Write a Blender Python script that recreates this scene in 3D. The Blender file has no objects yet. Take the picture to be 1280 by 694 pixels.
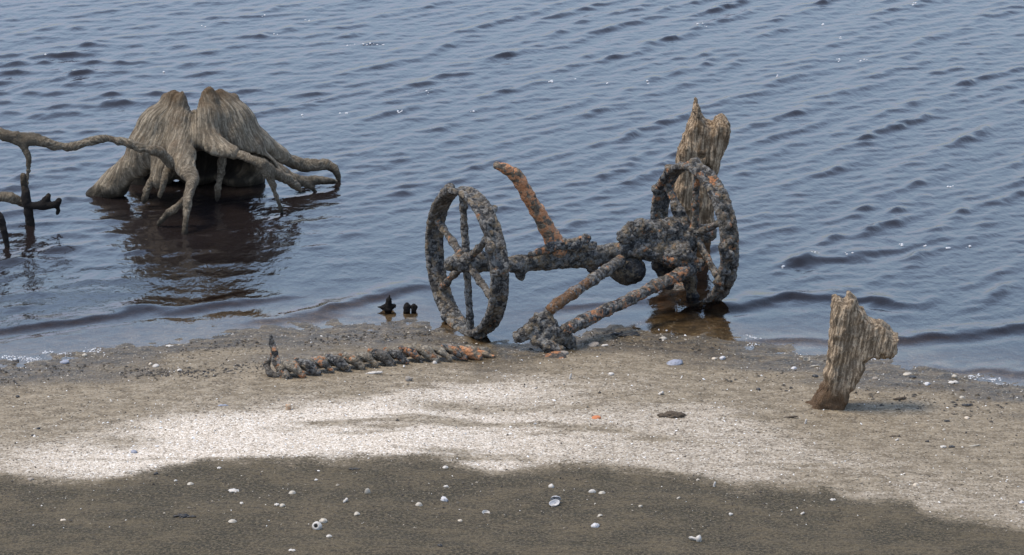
import bpy, math, random
import numpy as np
random.seed(7)
rng = np.random.default_rng(11)
scene = bpy.context.scene
COL = scene.collection

# ------------------------------------------------------------------ camera (telephoto from a high bank)
PITCH = math.radians(16.0)
DIST = 24.0
FPX = 4800.0                       # focal length in pixels of the 1280 px wide photograph
CAM = np.array([0.0, -DIST * math.cos(PITCH), DIST * math.sin(PITCH)])
FWD = np.array([0.0, math.cos(PITCH), -math.sin(PITCH)])
UPV = np.array([0.0, math.sin(PITCH), math.cos(PITCH)])

cam_data = bpy.data.cameras.new('camera')
cam_data.sensor_width = 36.0
cam_data.lens = FPX / 1280.0 * 36.0
cam_data.clip_start = 0.5
cam_data.clip_end = 5000.0
cam = bpy.data.objects.new('camera', cam_data)
cam.location = CAM
cam.rotation_euler = (math.pi / 2 - PITCH, 0, 0)
COL.objects.link(cam)
scene.camera = cam


def ray(px, py):
    return FWD + np.array([1.0, 0, 0]) * ((px - 640.0) / FPX) + UPV * ((347.0 - py) / FPX)


def at_z(px, py, z=0.0):
    d = ray(px, py)
    return CAM + d * ((z - CAM[2]) / d[2])


def at_y(px, py, y):
    d = ray(px, py)
    return CAM + d * ((y - CAM[1]) / d[1])


def mpp(p):
    """metres that one photo pixel spans at point p"""
    return float(np.dot(np.asarray(p) - CAM, FWD)) / FPX


# ------------------------------------------------------------------ numpy noise
_PERM = np.random.default_rng(3).permutation(4096).astype(np.int64)
_GR = np.random.default_rng(4).normal(size=(4096, 3))
_GR /= np.linalg.norm(_GR, axis=1)[:, None]


def _hash(ix, iy, iz):
    return _PERM[(_PERM[(_PERM[ix & 4095] + iy) & 4095] + iz) & 4095]


def perlin(p):
    p = np.asarray(p, dtype=np.float64)
    i = np.floor(p).astype(np.int64)
    f = p - i
    u = f * f * f * (f * (f * 6 - 15) + 10)
    out = 0.0
    for dx in (0, 1):
        wx = u[:, 0] if dx else 1 - u[:, 0]
        for dy in (0, 1):
            wy = u[:, 1] if dy else 1 - u[:, 1]
            for dz in (0, 1):
                wz = u[:, 2] if dz else 1 - u[:, 2]
                g = _GR[_hash(i[:, 0] + dx, i[:, 1] + dy, i[:, 2] + dz)]
                out = out + wx * wy * wz * ((f[:, 0] - dx) * g[:, 0] + (f[:, 1] - dy) * g[:, 1] + (f[:, 2] - dz) * g[:, 2])
    return out * 1.5


def fbm(p, octaves=4, gain=0.5, lac=2.03):
    p = np.asarray(p, dtype=np.float64)
    a, s = 1.0, 0.0
    for o in range(octaves):
        s = s + a * perlin(p + 17.3 * o)
        p = p * lac
        a *= gain
    return s


def cells(p, jitter=0.9):
    """distance to the nearest random cell point"""
    i = np.floor(p).astype(np.int64)
    f = p - i
    best = np.full(len(p), 9.0)
    for dx in (-1, 0, 1):
        for dy in (-1, 0, 1):
            for dz in (-1, 0, 1):
                h = _hash(i[:, 0] + dx, i[:, 1] + dy, i[:, 2] + dz)
                o = 0.5 + jitter * 0.5 * _GR[h]
                q = np.array([dx, dy, dz]) + o - f
                best = np.minimum(best, (q * q).sum(1))
    return np.sqrt(best)


def sstep(a, b, x):
    t = np.clip((x - a) / (b - a), 0, 1)
    return t * t * (3 - 2 * t)


# ------------------------------------------------------------------ shoreline, ground height
SHORE_PX = [(-120, 462), (0, 450), (60, 446), (130, 436), (220, 424), (330, 409), (400, 405), (470, 403), (520, 400), (560, 417),
            (600, 429), (640, 427), (690, 417), (740, 411), (800, 413), (850, 416), (900, 420), (950, 432), (1020, 440),
            (1080, 447), (1160, 460), (1200, 470), (1280, 478), (1400, 492)]
_sh = np.array([at_z(*p) for p in SHORE_PX])


def shore_y(x):
    return np.interp(x, _sh[:, 0], _sh[:, 1])


def ground_z(x, y):
    x = np.atleast_1d(np.asarray(x, float))
    y = np.atleast_1d(np.asarray(y, float))
    d = shore_y(x) - y
    p = np.stack([x, y, np.zeros_like(x)], 1)
    land = 0.050 * d
    z = np.where(d > 0, land, 0.085 * d)
    z = np.maximum(z, -1.6 - 0.01 * np.abs(d))
    near = np.exp(-(d / 0.7) ** 2)
    z = z + near * (0.008 * fbm(p * np.array([2.2, 3.4, 1]), 3) + 0.010 * fbm(p * 9.0 + 5, 3))
    inl = sstep(0.2, 0.9, d)
    z = z + inl * (0.010 * fbm(p * 1.3 + 9, 3) + 0.0035 * fbm(p * np.array([9.0, 11.0, 1]) + 3, 4))
    z = z - 0.012 * sstep(0, 1, near) * 0
    return z


def on_ground_many(px, py):
    px, py = np.asarray(px, float), np.asarray(py, float)
    d = FWD[None] + np.array([[1.0, 0, 0]]) * ((px - 640.0) / FPX)[:, None] + UPV[None] * ((347.0 - py) / FPX)[:, None]
    z = np.zeros(len(px))
    for _ in range(8):
        p = CAM + d * ((z - CAM[2]) / d[:, 2])[:, None]
        z = 0.5 * z + 0.5 * ground_z(p[:, 0], p[:, 1])
    p = CAM + d * ((z - CAM[2]) / d[:, 2])[:, None]
    p[:, 2] = ground_z(p[:, 0], p[:, 1])
    return p


def on_ground(px, py):
    z = 0.0
    for _ in range(8):
        p = at_z(px, py, z)
        z = 0.5 * z + 0.5 * float(ground_z(p[0], p[1])[0])
    p = at_z(px, py, z)
    p[2] = float(ground_z(p[0], p[1])[0])
    return p


# ------------------------------------------------------------------ object helpers
def link_mesh(name, verts, faces, material, parent=None, base=None, smooth=True, attrs=None):
    me = bpy.data.meshes.new(name)
    v = np.asarray(verts, float)
    if base is not None:
        v = v - np.asarray(base)
    me.from_pydata(v.tolist(), [], [list(map(int, f)) for f in faces])
    me.update()
    if smooth:
        me.polygons.foreach_set('use_smooth', np.ones(len(me.polygons), dtype=bool))
    for k, (typ, arr) in (attrs or {}).items():
        a = me.attributes.new(k, typ, 'POINT')
        if typ == 'FLOAT':
            a.data.foreach_set('value', np.asarray(arr, np.float32).ravel())
        else:
            a.data.foreach_set('vector', np.asarray(arr, np.float32).ravel())
    me.materials.append(material)
    o = bpy.data.objects.new(name, me)
    COL.objects.link(o)
    if parent is not None:
        o.parent = parent
    elif base is not None:
        o.location = base
    return o


def thing(name, label, cat, base, group=None):
    o = bpy.data.objects.new(name, None)
    o.empty_display_size = 0.1
    COL.objects.link(o)
    o.location = base
    o['label'] = label
    o['category'] = cat
    if group:
        o['group'] = group
    return o


def tag(o, label=None, cat=None, group=None, kind=None):
    if label: o['label'] = label
    if cat: o['category'] = cat
    if group: o['group'] = group
    if kind: o['kind'] = kind
    return o


def vertex_normals(v, f):
    f = np.asarray(f)
    n = np.cross(v[f[:, 2]] - v[f[:, 0]], v[f[:, 3]] - v[f[:, 1]])
    out = np.zeros_like(v)
    for k in range(4):
        np.add.at(out, f[:, k], n)
    return out / (np.linalg.norm(out, axis=1)[:, None] + 1e-12)


# ------------------------------------------------------------------ solid modelling on a grid, then a quad skin
class Solid:
    def __init__(s, lo, hi, h):
        s.h = h
        s.lo = np.asarray(lo, float)
        s.n = np.maximum(np.ceil((np.asarray(hi) - s.lo) / h).astype(int) + 1, 3)
        s.ax = [s.lo[k] + h * np.arange(s.n[k]) for k in range(3)]
        s.v = np.full(tuple(s.n), 0.5)
        s.segs = []

    def window(s, lo, hi):
        sl = []
        for k in range(3):
            a = int(np.clip(np.floor((lo[k] - s.lo[k]) / s.h), 0, s.n[k] - 1))
            b = int(np.clip(np.ceil((hi[k] - s.lo[k]) / s.h) + 1, a + 1, s.n[k]))
            sl.append(slice(a, b))
        g = np.meshgrid(*[s.ax[k][sl[k]] for k in range(3)], indexing='ij')
        return tuple(sl), g

    def merge(s, sl, d, k, cut=False):
        a = s.v[sl]
        if cut:
            a, d = -a, d
        if k > 0:
            h = np.maximum(k - np.abs(a - d), 0) / k
            r = np.minimum(a, d) - h * h * k * 0.25
        else:
            r = np.minimum(a, d)
        s.v[sl] = -r if cut else r

    def capsule(s, a, b, ra, rb, k=0.03, cut=False, keep=True):
        a, b = np.asarray(a, float), np.asarray(b, float)
        pad = max(ra, rb) + k + 0.04
        sl, (X, Y, Z) = s.window(np.minimum(a, b) - pad, np.maximum(a, b) + pad)
        ab = b - a
        L2 = float(ab @ ab) + 1e-12
        t = np.clip(((X - a[0]) * ab[0] + (Y - a[1]) * ab[1] + (Z - a[2]) * ab[2]) / L2, 0, 1)
        d = np.sqrt((X - a[0] - t * ab[0]) ** 2 + (Y - a[1] - t * ab[1]) ** 2 + (Z - a[2] - t * ab[2]) ** 2) - (ra + (rb - ra) * t)
        s.merge(sl, d, k, cut)
        if keep and not cut:
            s.segs.append((a, b, ra, rb))

    def chain(s, pts, rad, k=0.03):
        for i in range(len(pts) - 1):
            s.capsule(pts[i], pts[i + 1], rad[i], rad[i + 1], k)
        if len(pts) == 1:
            s.capsule(pts[0], np.asarray(pts[0]) + 1e-4, rad[0], rad[0], k)

    def ellipsoid(s, c, r, k=0.03, cut=False):
        c, r = np.asarray(c, float), np.asarray(r, float)
        pad = r + k + 0.04
        sl, (X, Y, Z) = s.window(c - pad, c + pad)
        q = np.sqrt(((X - c[0]) / r[0]) ** 2 + ((Y - c[1]) / r[1]) ** 2 + ((Z - c[2]) / r[2]) ** 2)
        s.merge(sl, (q - 1) * r.min(), k, cut)

    def field(s, fn, k=0.0, cut=False):
        g = np.meshgrid(*s.ax, indexing='ij')
        s.merge(tuple(slice(None) for _ in range(3)), fn(*g), k, cut)

    def skin(s):
        v = s.v.copy()
        v[0], v[-1] = np.maximum(v[0], .01), np.maximum(v[-1], .01)
        v[:, 0], v[:, -1] = np.maximum(v[:, 0], .01), np.maximum(v[:, -1], .01)
        v[:, :, 0], v[:, :, -1] = np.maximum(v[:, :, 0], .01), np.maximum(v[:, :, -1], .01)
        ins = v < 0
        c = np.array(v.shape) - 1
        cs = {}
        cnt = np.zeros(tuple(c), int)
        for i in (0, 1):
            for j in (0, 1):
                for k in (0, 1):
                    cs[i, j, k] = (slice(i, i + c[0]), slice(j, j + c[1]), slice(k, k + c[2]))
                    cnt += ins[cs[i, j, k]]
        act = (cnt > 0) & (cnt < 8)
        idx = np.full(tuple(c), -1, int)
        I = np.argwhere(act)
        idx[act] = np.arange(len(I))
        acc = np.zeros((len(I), 3))
        num = np.zeros(len(I))
        corners = list(cs)
        vals = {q: v[I[:, 0] + q[0], I[:, 1] + q[1], I[:, 2] + q[2]] for q in corners}
        for a in corners:
            for ax in range(3):
                if a[ax] == 0:
                    b = list(a); b[ax] = 1; b = tuple(b)
                    va, vb = vals[a], vals[b]
                    m = (va < 0) != (vb < 0)
                    t = np.where(m, va / np.where(m, va - vb, 1), 0)
                    p = np.tile(np.array(a, float), (len(I), 1))
                    p[:, ax] += t
                    acc[m] += p[m]
                    num += m
        P = s.lo + (I + acc / num[:, None]) * s.h
        faces = []
        for ax in range(3):
            b1, b2 = (ax + 1) % 3, (ax + 2) % 3
            sa = [slice(None)] * 3; sb = [slice(None)] * 3
            sa[ax] = slice(0, -1); sb[ax] = slice(1, None)
            A, B = ins[tuple(sa)], ins[tuple(sb)]
            E = np.argwhere(A != B)
            E = E[(E[:, b1] > 0) & (E[:, b2] > 0) & (E[:, b1] < c[b1]) & (E[:, b2] < c[b2])]
            if not len(E):
                continue
            def cell(d1, d2):
                q = E.copy(); q[:, b1] -= d1; q[:, b2] -= d2
                return idx[q[:, 0], q[:, 1], q[:, 2]]
            Q = np.stack([cell(1, 1), cell(0, 1), cell(0, 0), cell(1, 0)], 1)
            fl = A[E[:, 0], E[:, 1], E[:, 2]]
            Q[~fl] = Q[~fl][:, ::-1]
            faces.append(Q)
        return P, np.concatenate(faces)

    def grain(s, P):
        """coordinate that runs slowly along each limb and fast round it"""
        W = np.zeros(len(P)); G = np.zeros((len(P), 3)); run = 0.0; last = None
        for (a, b, ra, rb) in s.segs:
            ab = b - a; L = np.linalg.norm(ab) + 1e-9; u = ab / L
            if last is None or np.linalg.norm(last - a) > 1e-6:
                run += 3.7
            t = np.clip((P - a) @ u, 0, L)
            off = P - a - t[:, None] * u
            d = np.linalg.norm(off, axis=1) - (ra + (rb - ra) * t / L)
            w = np.exp(-np.clip(d, -0.2, 2) / 0.02)
            g = off + u * ((run + t) * 0.10)[:, None]
            G += g * w[:, None]; W += w
            run += L; last = b
        return G / (W[:, None] + 1e-30)


def taubin(P, F, n=2, lam=0.5):
    for it in range(n):
        acc = np.zeros_like(P); num = np.zeros(len(P))
        for a, b in ((0, 1), (1, 2), (2, 3), (3, 0)):
            np.add.at(acc, F[:, a], P[F[:, b]]); np.add.at(num, F[:, a], 1)
            np.add.at(acc, F[:, b], P[F[:, a]]); np.add.at(num, F[:, b], 1)
        P = P + (acc / np.maximum(num, 1)[:, None] - P) * lam
    return P
# ------------------------------------------------------------------ materials
class N:
    def __init__(s, name):
        s.m = bpy.data.materials.new(name)
        s.m.use_nodes = True
        s.t = s.m.node_tree
        s.t.nodes.clear()
        s.out = s.t.nodes.new('ShaderNodeOutputMaterial')

    def new(s, typ, **kw):
        n = s.t.nodes.new(typ)
        for k, v in kw.items():
            setattr(n, k, v)
        return n

    def put(s, sock, v):
        if isinstance(v, bpy.types.NodeSocket):
            s.t.links.new(v, sock)
        elif v is not None:
            if sock.type == 'RGBA' and len(v) == 3:
                v = (*v, 1)
            sock.default_value = v

    def coord(s):
        return s.new('ShaderNodeTexCoord').outputs['Object']

    def pos(s):
        return s.new('ShaderNodeNewGeometry').outputs['Position']

    def attr(s, name, vec=False):
        n = s.new('ShaderNodeAttribute', attribute_name=name)
        return n.outputs['Vector' if vec else 'Fac']

    def scale(s, v, sc):
        n = s.new('ShaderNodeVectorMath', operation='MULTIPLY')
        s.put(n.inputs[0], v); n.inputs[1].default_value = sc
        return n.outputs[0]

    def noise(s, v, sc, det=4, rough=0.55, dist=0.0):
        n = s.new('ShaderNodeTexNoise')
        s.put(n.inputs['Vector'], v)
        n.inputs['Scale'].default_value = sc; n.inputs['Detail'].default_value = det
        n.inputs['Roughness'].default_value = rough; n.inputs['Distortion'].default_value = dist
        return n.outputs['Fac']

    def vor(s, v, sc, out='Color', feature='F1'):
        n = s.new('ShaderNodeTexVoronoi', feature=feature)
        s.put(n.inputs['Vector'], v)
        n.inputs['Scale'].default_value = sc
        return n.outputs[out]

    def math(s, op, a, b=None, clamp=False):
        n = s.new('ShaderNodeMath', operation=op, use_clamp=clamp)
        s.put(n.inputs[0], a)
        if b is not None: s.put(n.inputs[1], b)
        return n.outputs[0]

    def ramp(s, fac, a, b, lo=0.0, hi=1.0):
        n = s.new('ShaderNodeMapRange', interpolation_type='SMOOTHSTEP')
        s.put(n.inputs['Value'], fac)
        n.inputs['From Min'].default_value = a; n.inputs['From Max'].default_value = b
        n.inputs['To Min'].default_value = lo; n.inputs['To Max'].default_value = hi
        return n.outputs['Result']

    def mix(s, fac, a, b, mode='MIX'):
        n = s.new('ShaderNodeMix', data_type='RGBA', blend_type=mode)
        s.put(n.inputs[0], fac); s.put(n.inputs[6], a); s.put(n.inputs[7], b)
        return n.outputs[2]

    def bump(s, h, strength, dist, normal=None):
        n = s.new('ShaderNodeBump')
        s.put(n.inputs['Height'], h)
        n.inputs['Strength'].default_value = strength; n.inputs['Distance'].default_value = dist
        if normal is not None: s.put(n.inputs['Normal'], normal)
        return n.outputs[0]

    def principled(s, col, rough, normal=None, spec=0.5):
        n = s.new('ShaderNodeBsdfPrincipled')
        s.put(n.inputs['Base Color'], col); s.put(n.inputs['Roughness'], rough)
        n.inputs['Specular IOR Level'].default_value = spec
        if normal is not None: s.put(n.inputs['Normal'], normal)
        s.t.links.new(n.outputs[0], s.out.inputs['Surface'])
        return n


def mat_wood(name, pale, dark, rot, rot_amount=0.35, low=None, low_h=0.1, low_soft=0.1, high=None, high_h=0.6):
    n = N(name)
    g, p = n.attr('grain', True), n.coord()
    streak = n.noise(g, 75, 5, 0.7)
    streak2 = n.noise(g, 150, 3, 0.6)
    blot = n.noise(p, 7, 4, 0.6)
    fine = n.noise(p, 60, 4, 0.7)
    c = n.mix(n.ramp(streak, 0.42, 0.58), dark, pale)
    c = n.mix(n.math('MULTIPLY', n.ramp(streak2, 0.5, 0.62), 0.75), c, tuple(x * 0.35 for x in dark))
    c = n.mix(n.math('MULTIPLY', n.ramp(blot, 0.52, 0.68), rot_amount * 2, True), c, rot)
    c = n.mix(n.math('MULTIPLY', n.ramp(fine, 0.56, 0.70), 0.5), c, tuple(x * 1.35 for x in pale))
    c = n.mix(n.math('MULTIPLY', n.ramp(fine, 0.44, 0.32), 0.6), c, tuple(x * 0.5 for x in dark))
    if low is not None:
        z = n.new('ShaderNodeSeparateXYZ'); n.put(z.inputs[0], p)
        h = n.math('ADD', z.outputs[2], n.math('MULTIPLY', n.math('SUBTRACT', n.noise(n.scale(p, (1, 1, .35)), 14, 4), 0.5), 0.30))
        c = n.mix(n.ramp(h, low_h + low_soft, low_h - low_soft * 0.3), c, low)
    if high is not None:
        z2 = n.new('ShaderNodeSeparateXYZ'); n.put(z2.inputs[0], p)
        h2 = n.math('ADD', z2.outputs[2], n.math('MULTIPLY', n.math('SUBTRACT', n.noise(p, 12, 4), 0.5), 0.25))
        c = n.mix(n.ramp(h2, high_h - 0.06, high_h + 0.10, 0, 0.85), c, high)
    c = n.mix(n.attr('inner'), c, (0.020, 0.016, 0.012))  # rotten inside wood, near black to paint in the hollow's shade
    hgt = n.math('ADD', n.math('MULTIPLY', streak, 0.8), n.math('MULTIPLY', streak2, 0.5))
    hgt = n.math('ADD', hgt, n.math('MULTIPLY', fine, 0.5))
    n.principled(c, 0.85, n.bump(hgt, 1.0, 0.020), 0.25)
    return n.m


def mat_crust(name, rust=0.5, ore=(0.40, 0.18, 0.08), base=(0.028, 0.027, 0.026), light=(0.225, 0.215, 0.195), seed=0.0, crev=0.85):
    n = N(name)
    p0 = n.coord()
    off = n.new('ShaderNodeVectorMath', operation='ADD'); n.put(off.inputs[0], p0); off.inputs[1].default_value = (seed, seed * 1.7, -seed)
    p = off.outputs[0]
    warp = n.new('ShaderNodeTexNoise'); n.put(warp.inputs['Vector'], p); warp.inputs['Scale'].default_value = 30
    w = n.new('ShaderNodeVectorMath', operation='MULTIPLY_ADD')
    n.put(w.inputs[0], warp.outputs['Color']); w.inputs[1].default_value = (0.03,) * 3; n.put(w.inputs[2], p)
    q = w.outputs[0]
    lump = n.new('ShaderNodeSeparateColor'); n.put(lump.inputs[0], n.vor(q, 46))
    r1, r2 = lump.outputs[0], lump.outputs[1]
    zone = n.noise(p, 9.0, 4, 0.6)
    mid = n.noise(p, 18, 4, 0.65)
    fine = n.noise(p, 90, 4, 0.7)
    c = n.mix(n.ramp(r1, 0.30, 1.0, 0, 0.8), base, light)
    c = n.mix(n.ramp(mid, 0.47, 0.62, 0, 0.8), c, (0.22, 0.165, 0.10))
    k = n.math('ADD', n.math('MULTIPLY', zone, 0.75), n.math('MULTIPLY', r2, 0.25))
    k = n.math('ADD', k, n.math('MULTIPLY', n.math('SUBTRACT', mid, 0.5), 0.35))
    th = 0.78 - rust * 0.45
    c = n.mix(n.ramp(n.noise(p, 3.6, 3, 0.6), 0.45, 0.62, 0, 0.55), c, (0.115, 0.092, 0.064))
    c = n.mix(n.ramp(k, th, th + 0.08), c, ore)
    c = n.mix(n.ramp(n.noise(p, 28, 3, 0.6), 0.53, 0.64, 0, 0.65), c, tuple(min(1, x * 1.25) for x in light))
    c = n.mix(n.ramp(fine, 0.54, 0.70, 0, 0.35), c, tuple(min(1, x * 1.5) for x in light))
    c = n.mix(n.ramp(fine, 0.46, 0.34, 0, crev), c, (0.016, 0.014, 0.013))
    d = n.vor(q, 46, 'Distance')
    hgt = n.math('SUBTRACT', n.math('MULTIPLY', fine, 0.9), n.math('MULTIPLY', d, 0.8))
    n.principled(c, 0.8, n.bump(hgt, 1.0, 0.022), 0.3)
    return n.m


def mat_plain(name, col, rough=0.6, vary=0.35, sc=90, spec=0.4, second=None):
    n = N(name)
    p = n.coord()
    f = n.noise(p, sc, 4, 0.6)
    s2 = second or tuple(x * (1 - vary) for x in col)
    c = n.mix(n.ramp(f, 0.35, 0.65), s2, col)
    n.principled(c, rough, n.bump(f, 0.5, 0.004), spec)
    return n.m


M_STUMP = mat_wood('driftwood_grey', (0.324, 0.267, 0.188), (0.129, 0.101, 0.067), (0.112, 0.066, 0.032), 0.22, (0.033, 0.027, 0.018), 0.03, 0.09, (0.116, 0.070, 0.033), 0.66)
M_POST = mat_wood('driftwood_weathered', (0.560, 0.410, 0.261), (0.129, 0.086, 0.048), (0.162, 0.091, 0.039), 0.2, (0.107, 0.060, 0.027), 0.18, 0.10)
M_BLOCK = mat_wood('driftwood_bleached', (0.603, 0.458, 0.303), (0.150, 0.107, 0.066), (0.215, 0.143, 0.082), 0.15, (0.113, 0.069, 0.037), 0.11, 0.12)
M_BRANCH = mat_wood('driftwood_branch', (0.168, 0.128, 0.079), (0.044, 0.033, 0.021), (0.072, 0.043, 0.021), 0.2, (0.013, 0.010, 0.008), 0.22, 0.10)
M_CRUST = mat_crust('barnacle_crusted_iron', 0.20)
M_CRUST2 = mat_crust('barnacle_crusted_iron_rusty', 0.36, seed=3.1)
M_LEVER = mat_crust('orange_rusted_iron', 0.76, ore=(0.60, 0.27, 0.125), base=(0.15, 0.12, 0.09), light=(0.27, 0.21, 0.14), seed=1.3, crev=0.45)
M_DARK = mat_crust('dark_iron', 0.05, base=(0.018, 0.017, 0.017), light=(0.05, 0.05, 0.05), seed=5.0)  # darker crust for the drum and support legs
M_BARE = mat_crust('brown_bare_iron', 0.9, ore=(0.17, 0.085, 0.035), seed=2.2)

# ground ------------------------------------------------------------
def mat_ground():
    n = N('beach_ground')
    p = n.pos()
    pale_a, mud_a, wet_a = n.attr('pale'), n.attr('mud'), n.attr('wet')
    flat = n.scale(p, (1.0, 1.0, 0.0))
    big = n.noise(n.scale(flat, (1.0, 1.3, 1)), 2.6, 5, 0.65)
    med = n.noise(n.scale(flat, (1.0, 1.5, 1)), 9.0, 5, 0.65)
    fine = n.noise(flat, 55.0, 4, 0.7)
    grit = n.new('ShaderNodeSeparateColor'); n.put(grit.inputs[0], n.vor(flat, 85))
    g1, g2 = grit.outputs[0], grit.outputs[1]
    gd = n.vor(flat, 85, 'Distance')
    grit2 = n.new('ShaderNodeSeparateColor'); n.put(grit2.inputs[0], n.vor(flat, 190))
    h1 = grit2.outputs[0]
    wob = n.math('ADD', n.math('MULTIPLY', n.math('SUBTRACT', med, 0.5), 0.9), n.math('MULTIPLY', n.math('SUBTRACT', fine, 0.5), 0.9))
    wob = n.math('ADD', wob, n.math('MULTIPLY', n.math('SUBTRACT', g2, 0.5), 0.35))
    pale = n.ramp(n.math('ADD', pale_a, n.math('MULTIPLY', wob, 0.85)), 0.0, 1.12)
    mud = n.ramp(n.math('ADD', mud_a, n.math('MULTIPLY', wob, 1.25)), 0.30, 0.70)
    wet = n.ramp(n.math('ADD', wet_a, n.math('MULTIPLY', wob, 0.7)), 0.2, 0.8)
    tan = n.mix(n.ramp(med, 0.35, 0.65), (0.132, 0.103, 0.066), (0.230, 0.185, 0.124))
    tan = n.mix(n.ramp(g1, 0.70, 0.95, 0, 0.55), tan, (0.293, 0.253, 0.191))
    tan = n.mix(n.ramp(g2, 0.18, 0.04, 0, 0.7), tan, (0.055, 0.043, 0.029))
    grt = n.mix(n.ramp(h1, 0.1, 0.9), (0.312, 0.258, 0.191), (0.663, 0.580, 0.481))
    grt = n.mix(n.ramp(g2, 0.20, 0.05, 0, 0.6), grt, (0.151, 0.115, 0.080))
    grt = n.mix(n.ramp(g1, 0.78, 0.97), grt, (0.700, 0.645, 0.562))
    c = n.mix(pale, tan, grt)
    mdc = n.mix(n.ramp(big, 0.42, 0.60), (0.029, 0.024, 0.012), (0.078, 0.060, 0.033))
    mdc = n.mix(n.ramp(n.noise(n.scale(flat, (1, 1.4, 1)), 24, 4, 0.7), 0.46, 0.60, 0, 0.8), mdc, (0.024, 0.018, 0.011))
    mdc = n.mix(n.ramp(fine, 0.46, 0.60, 0, 0.9), mdc, (0.101, 0.079, 0.047))
    mdc = n.mix(n.ramp(h1, 0.90, 0.97, 0, 0.30), mdc, (0.209, 0.170, 0.107))
    mdc = n.mix(n.ramp(med, 0.45, 0.30, 0, 0.6), mdc, (0.025, 0.021, 0.012))
    c = n.mix(mud, c, mdc)
    wtc = n.mix(n.ramp(med, 0.36, 0.64), (0.039, 0.029, 0.016), (0.108, 0.078, 0.042))
    wtc = n.mix(n.ramp(g1, 0.86, 0.97, 0, 0.6), wtc, (0.222, 0.183, 0.117))
    wtc = n.mix(n.ramp(fine, 0.44, 0.32, 0, 0.7), wtc, (0.019, 0.016, 0.009))
    c = n.mix(wet, c, wtc)
    hgt = n.math('ADD', n.math('MULTIPLY', fine, 0.6), n.math('MULTIPLY', gd, -0.35))
    hgt = n.math('ADD', hgt, n.math('MULTIPLY', med, 0.9))
    rough = n.ramp(wet, 0, 1, 0.95, 0.48)
    n.principled(c, rough, n.bump(hgt, 0.8, 0.016), 0.3)
    return n.m


M_GROUND = mat_ground()

# pale shell-grit band and dark mud, drawn as curves on the ground
MUD_PX = [(-200, 585), (0, 594), (60, 601), (110, 601), (170, 596), (200, 588), (260, 577), (330, 574), (420, 577), (480, 572), (540, 573),
          (570, 581), (610, 592), (640, 591), (680, 584), (760, 583), (830, 590), (880, 598), (920, 609), (980, 608), (1030, 612),
          (1052, 624), (1100, 629), (1138, 626), (1155, 644), (1200, 651), (1240, 652), (1280, 667), (1500, 700)]
PALE_TOP_PX = [(-200, 540), (0, 548), (120, 532), (200, 518), (330, 504), (480, 488), (560, 476), (650, 468), (760, 474), (860, 494), (960, 520),
               (1060, 560), (1200, 590), (1500, 600)]
def _gc(L):
    a = np.array([on_ground(*q) for q in L])
    return a[:, 0], a[:, 1]
_mx, _my = _gc(MUD_PX)
_px, _py = _gc(PALE_TOP_PX)
_pw = np.array([(-3.4, .36), (-2.7, .50), (-2.1, .98), (-0.6, 1.0), (0.0, .74), (0.5, .54), (1.2, .47), (1.7, .36), (2.3, .25), (3.4, .2)])


def masks(x, y):
    p = np.stack([x, y, np.zeros_like(x)], 1)
    ym, yt = np.interp(x, _mx, _my), np.interp(x, _px, _py)
    mud = 0.5 + (ym - y + 0.12 * fbm(p * 4.5, 4, 0.6)) / 0.42
    d = shore_y(x) - y
    pl = sstep(-0.04, 0.10, y - ym) * sstep(-0.35, 0.45, yt - y + 0.16 * fbm(p * 2.5 + 4, 3)) * np.interp(x, _pw[:, 0], _pw[:, 1])
    streak = fbm(p * np.array([0.9, 3.2, 1]) + 21, 4)
    pl = pl * (1 - 0.75 * sstep(0.10, 0.55, streak))
    for (cx, cy, rx, ry, s) in ((150, 552, 55, 12, .75), (255, 512, 90, 8, .55), (560, 507, 70, 9, .7), (60, 545, 70, 6, .5), (640, 512, 130, 8, .45), (770, 500, 120, 16, .5)):
        c = on_ground(cx, cy); mx = mpp(c)
        e = ((x - c[0]) / (rx * mx)) ** 2 + ((y - c[1]) / (ry * mx / math.sin(PITCH))) ** 2
        pl = pl * (1 - s * np.exp(-e * 1.3))
    wet = 1.0 - sstep(0.25, 1.05, d + 0.35 * fbm(p * np.array([1.0, 2.0, 1]) + 31, 3))
    return np.clip(pl, 0, 1), np.clip(mud, 0, 1), np.clip(wet, 0, 1)


def axis_coords(lo, hi, step, far_lo, far_hi, grow=1.35):
    mid = list(np.arange(lo, hi + step * 0.5, step))
    a, s = [], step
    while (mid[0] if not a else a[-1]) > far_lo:
        s *= grow
        a.append((mid[0] if not a else a[-1]) - s)
    b, s = [], step
    while (mid[-1] if not b else b[-1]) < far_hi:
        s *= grow
        b.append((mid[-1] if not b else b[-1]) + s)
    return np.array(a[::-1] + mid + b)


def grid_faces(nx, ny):
    i = np.arange(nx * ny).reshape(nx, ny)
    return np.stack([i[:-1, :-1], i[1:, :-1], i[1:, 1:], i[:-1, 1:]], -1).reshape(-1, 4)


gx = axis_coords(-3.7, 3.7, 0.016, -900, 900)
gy = axis_coords(-5.6, 1.2, 0.020, -900, 1500)
GX, GY = np.meshgrid(gx, gy, indexing='ij')
fx, fy = GX.ravel(), GY.ravel()
GZ = ground_z(fx, fy)
GZ = np.where(fy < -8, np.maximum(GZ, 0) * 1.0, GZ)
GZ = np.minimum(GZ, 4.6)
_a, _b, _c = masks(fx, fy)
ground = link_mesh('beach', np.stack([fx, fy, GZ], 1), grid_faces(len(gx), len(gy)), M_GROUND,
                   attrs={'pale': ('FLOAT', _a), 'mud': ('FLOAT', _b), 'wet': ('FLOAT', _c)})
tag(ground, 'sandy beach of pale shell grit with dark wet mud', kind='structure')

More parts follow.
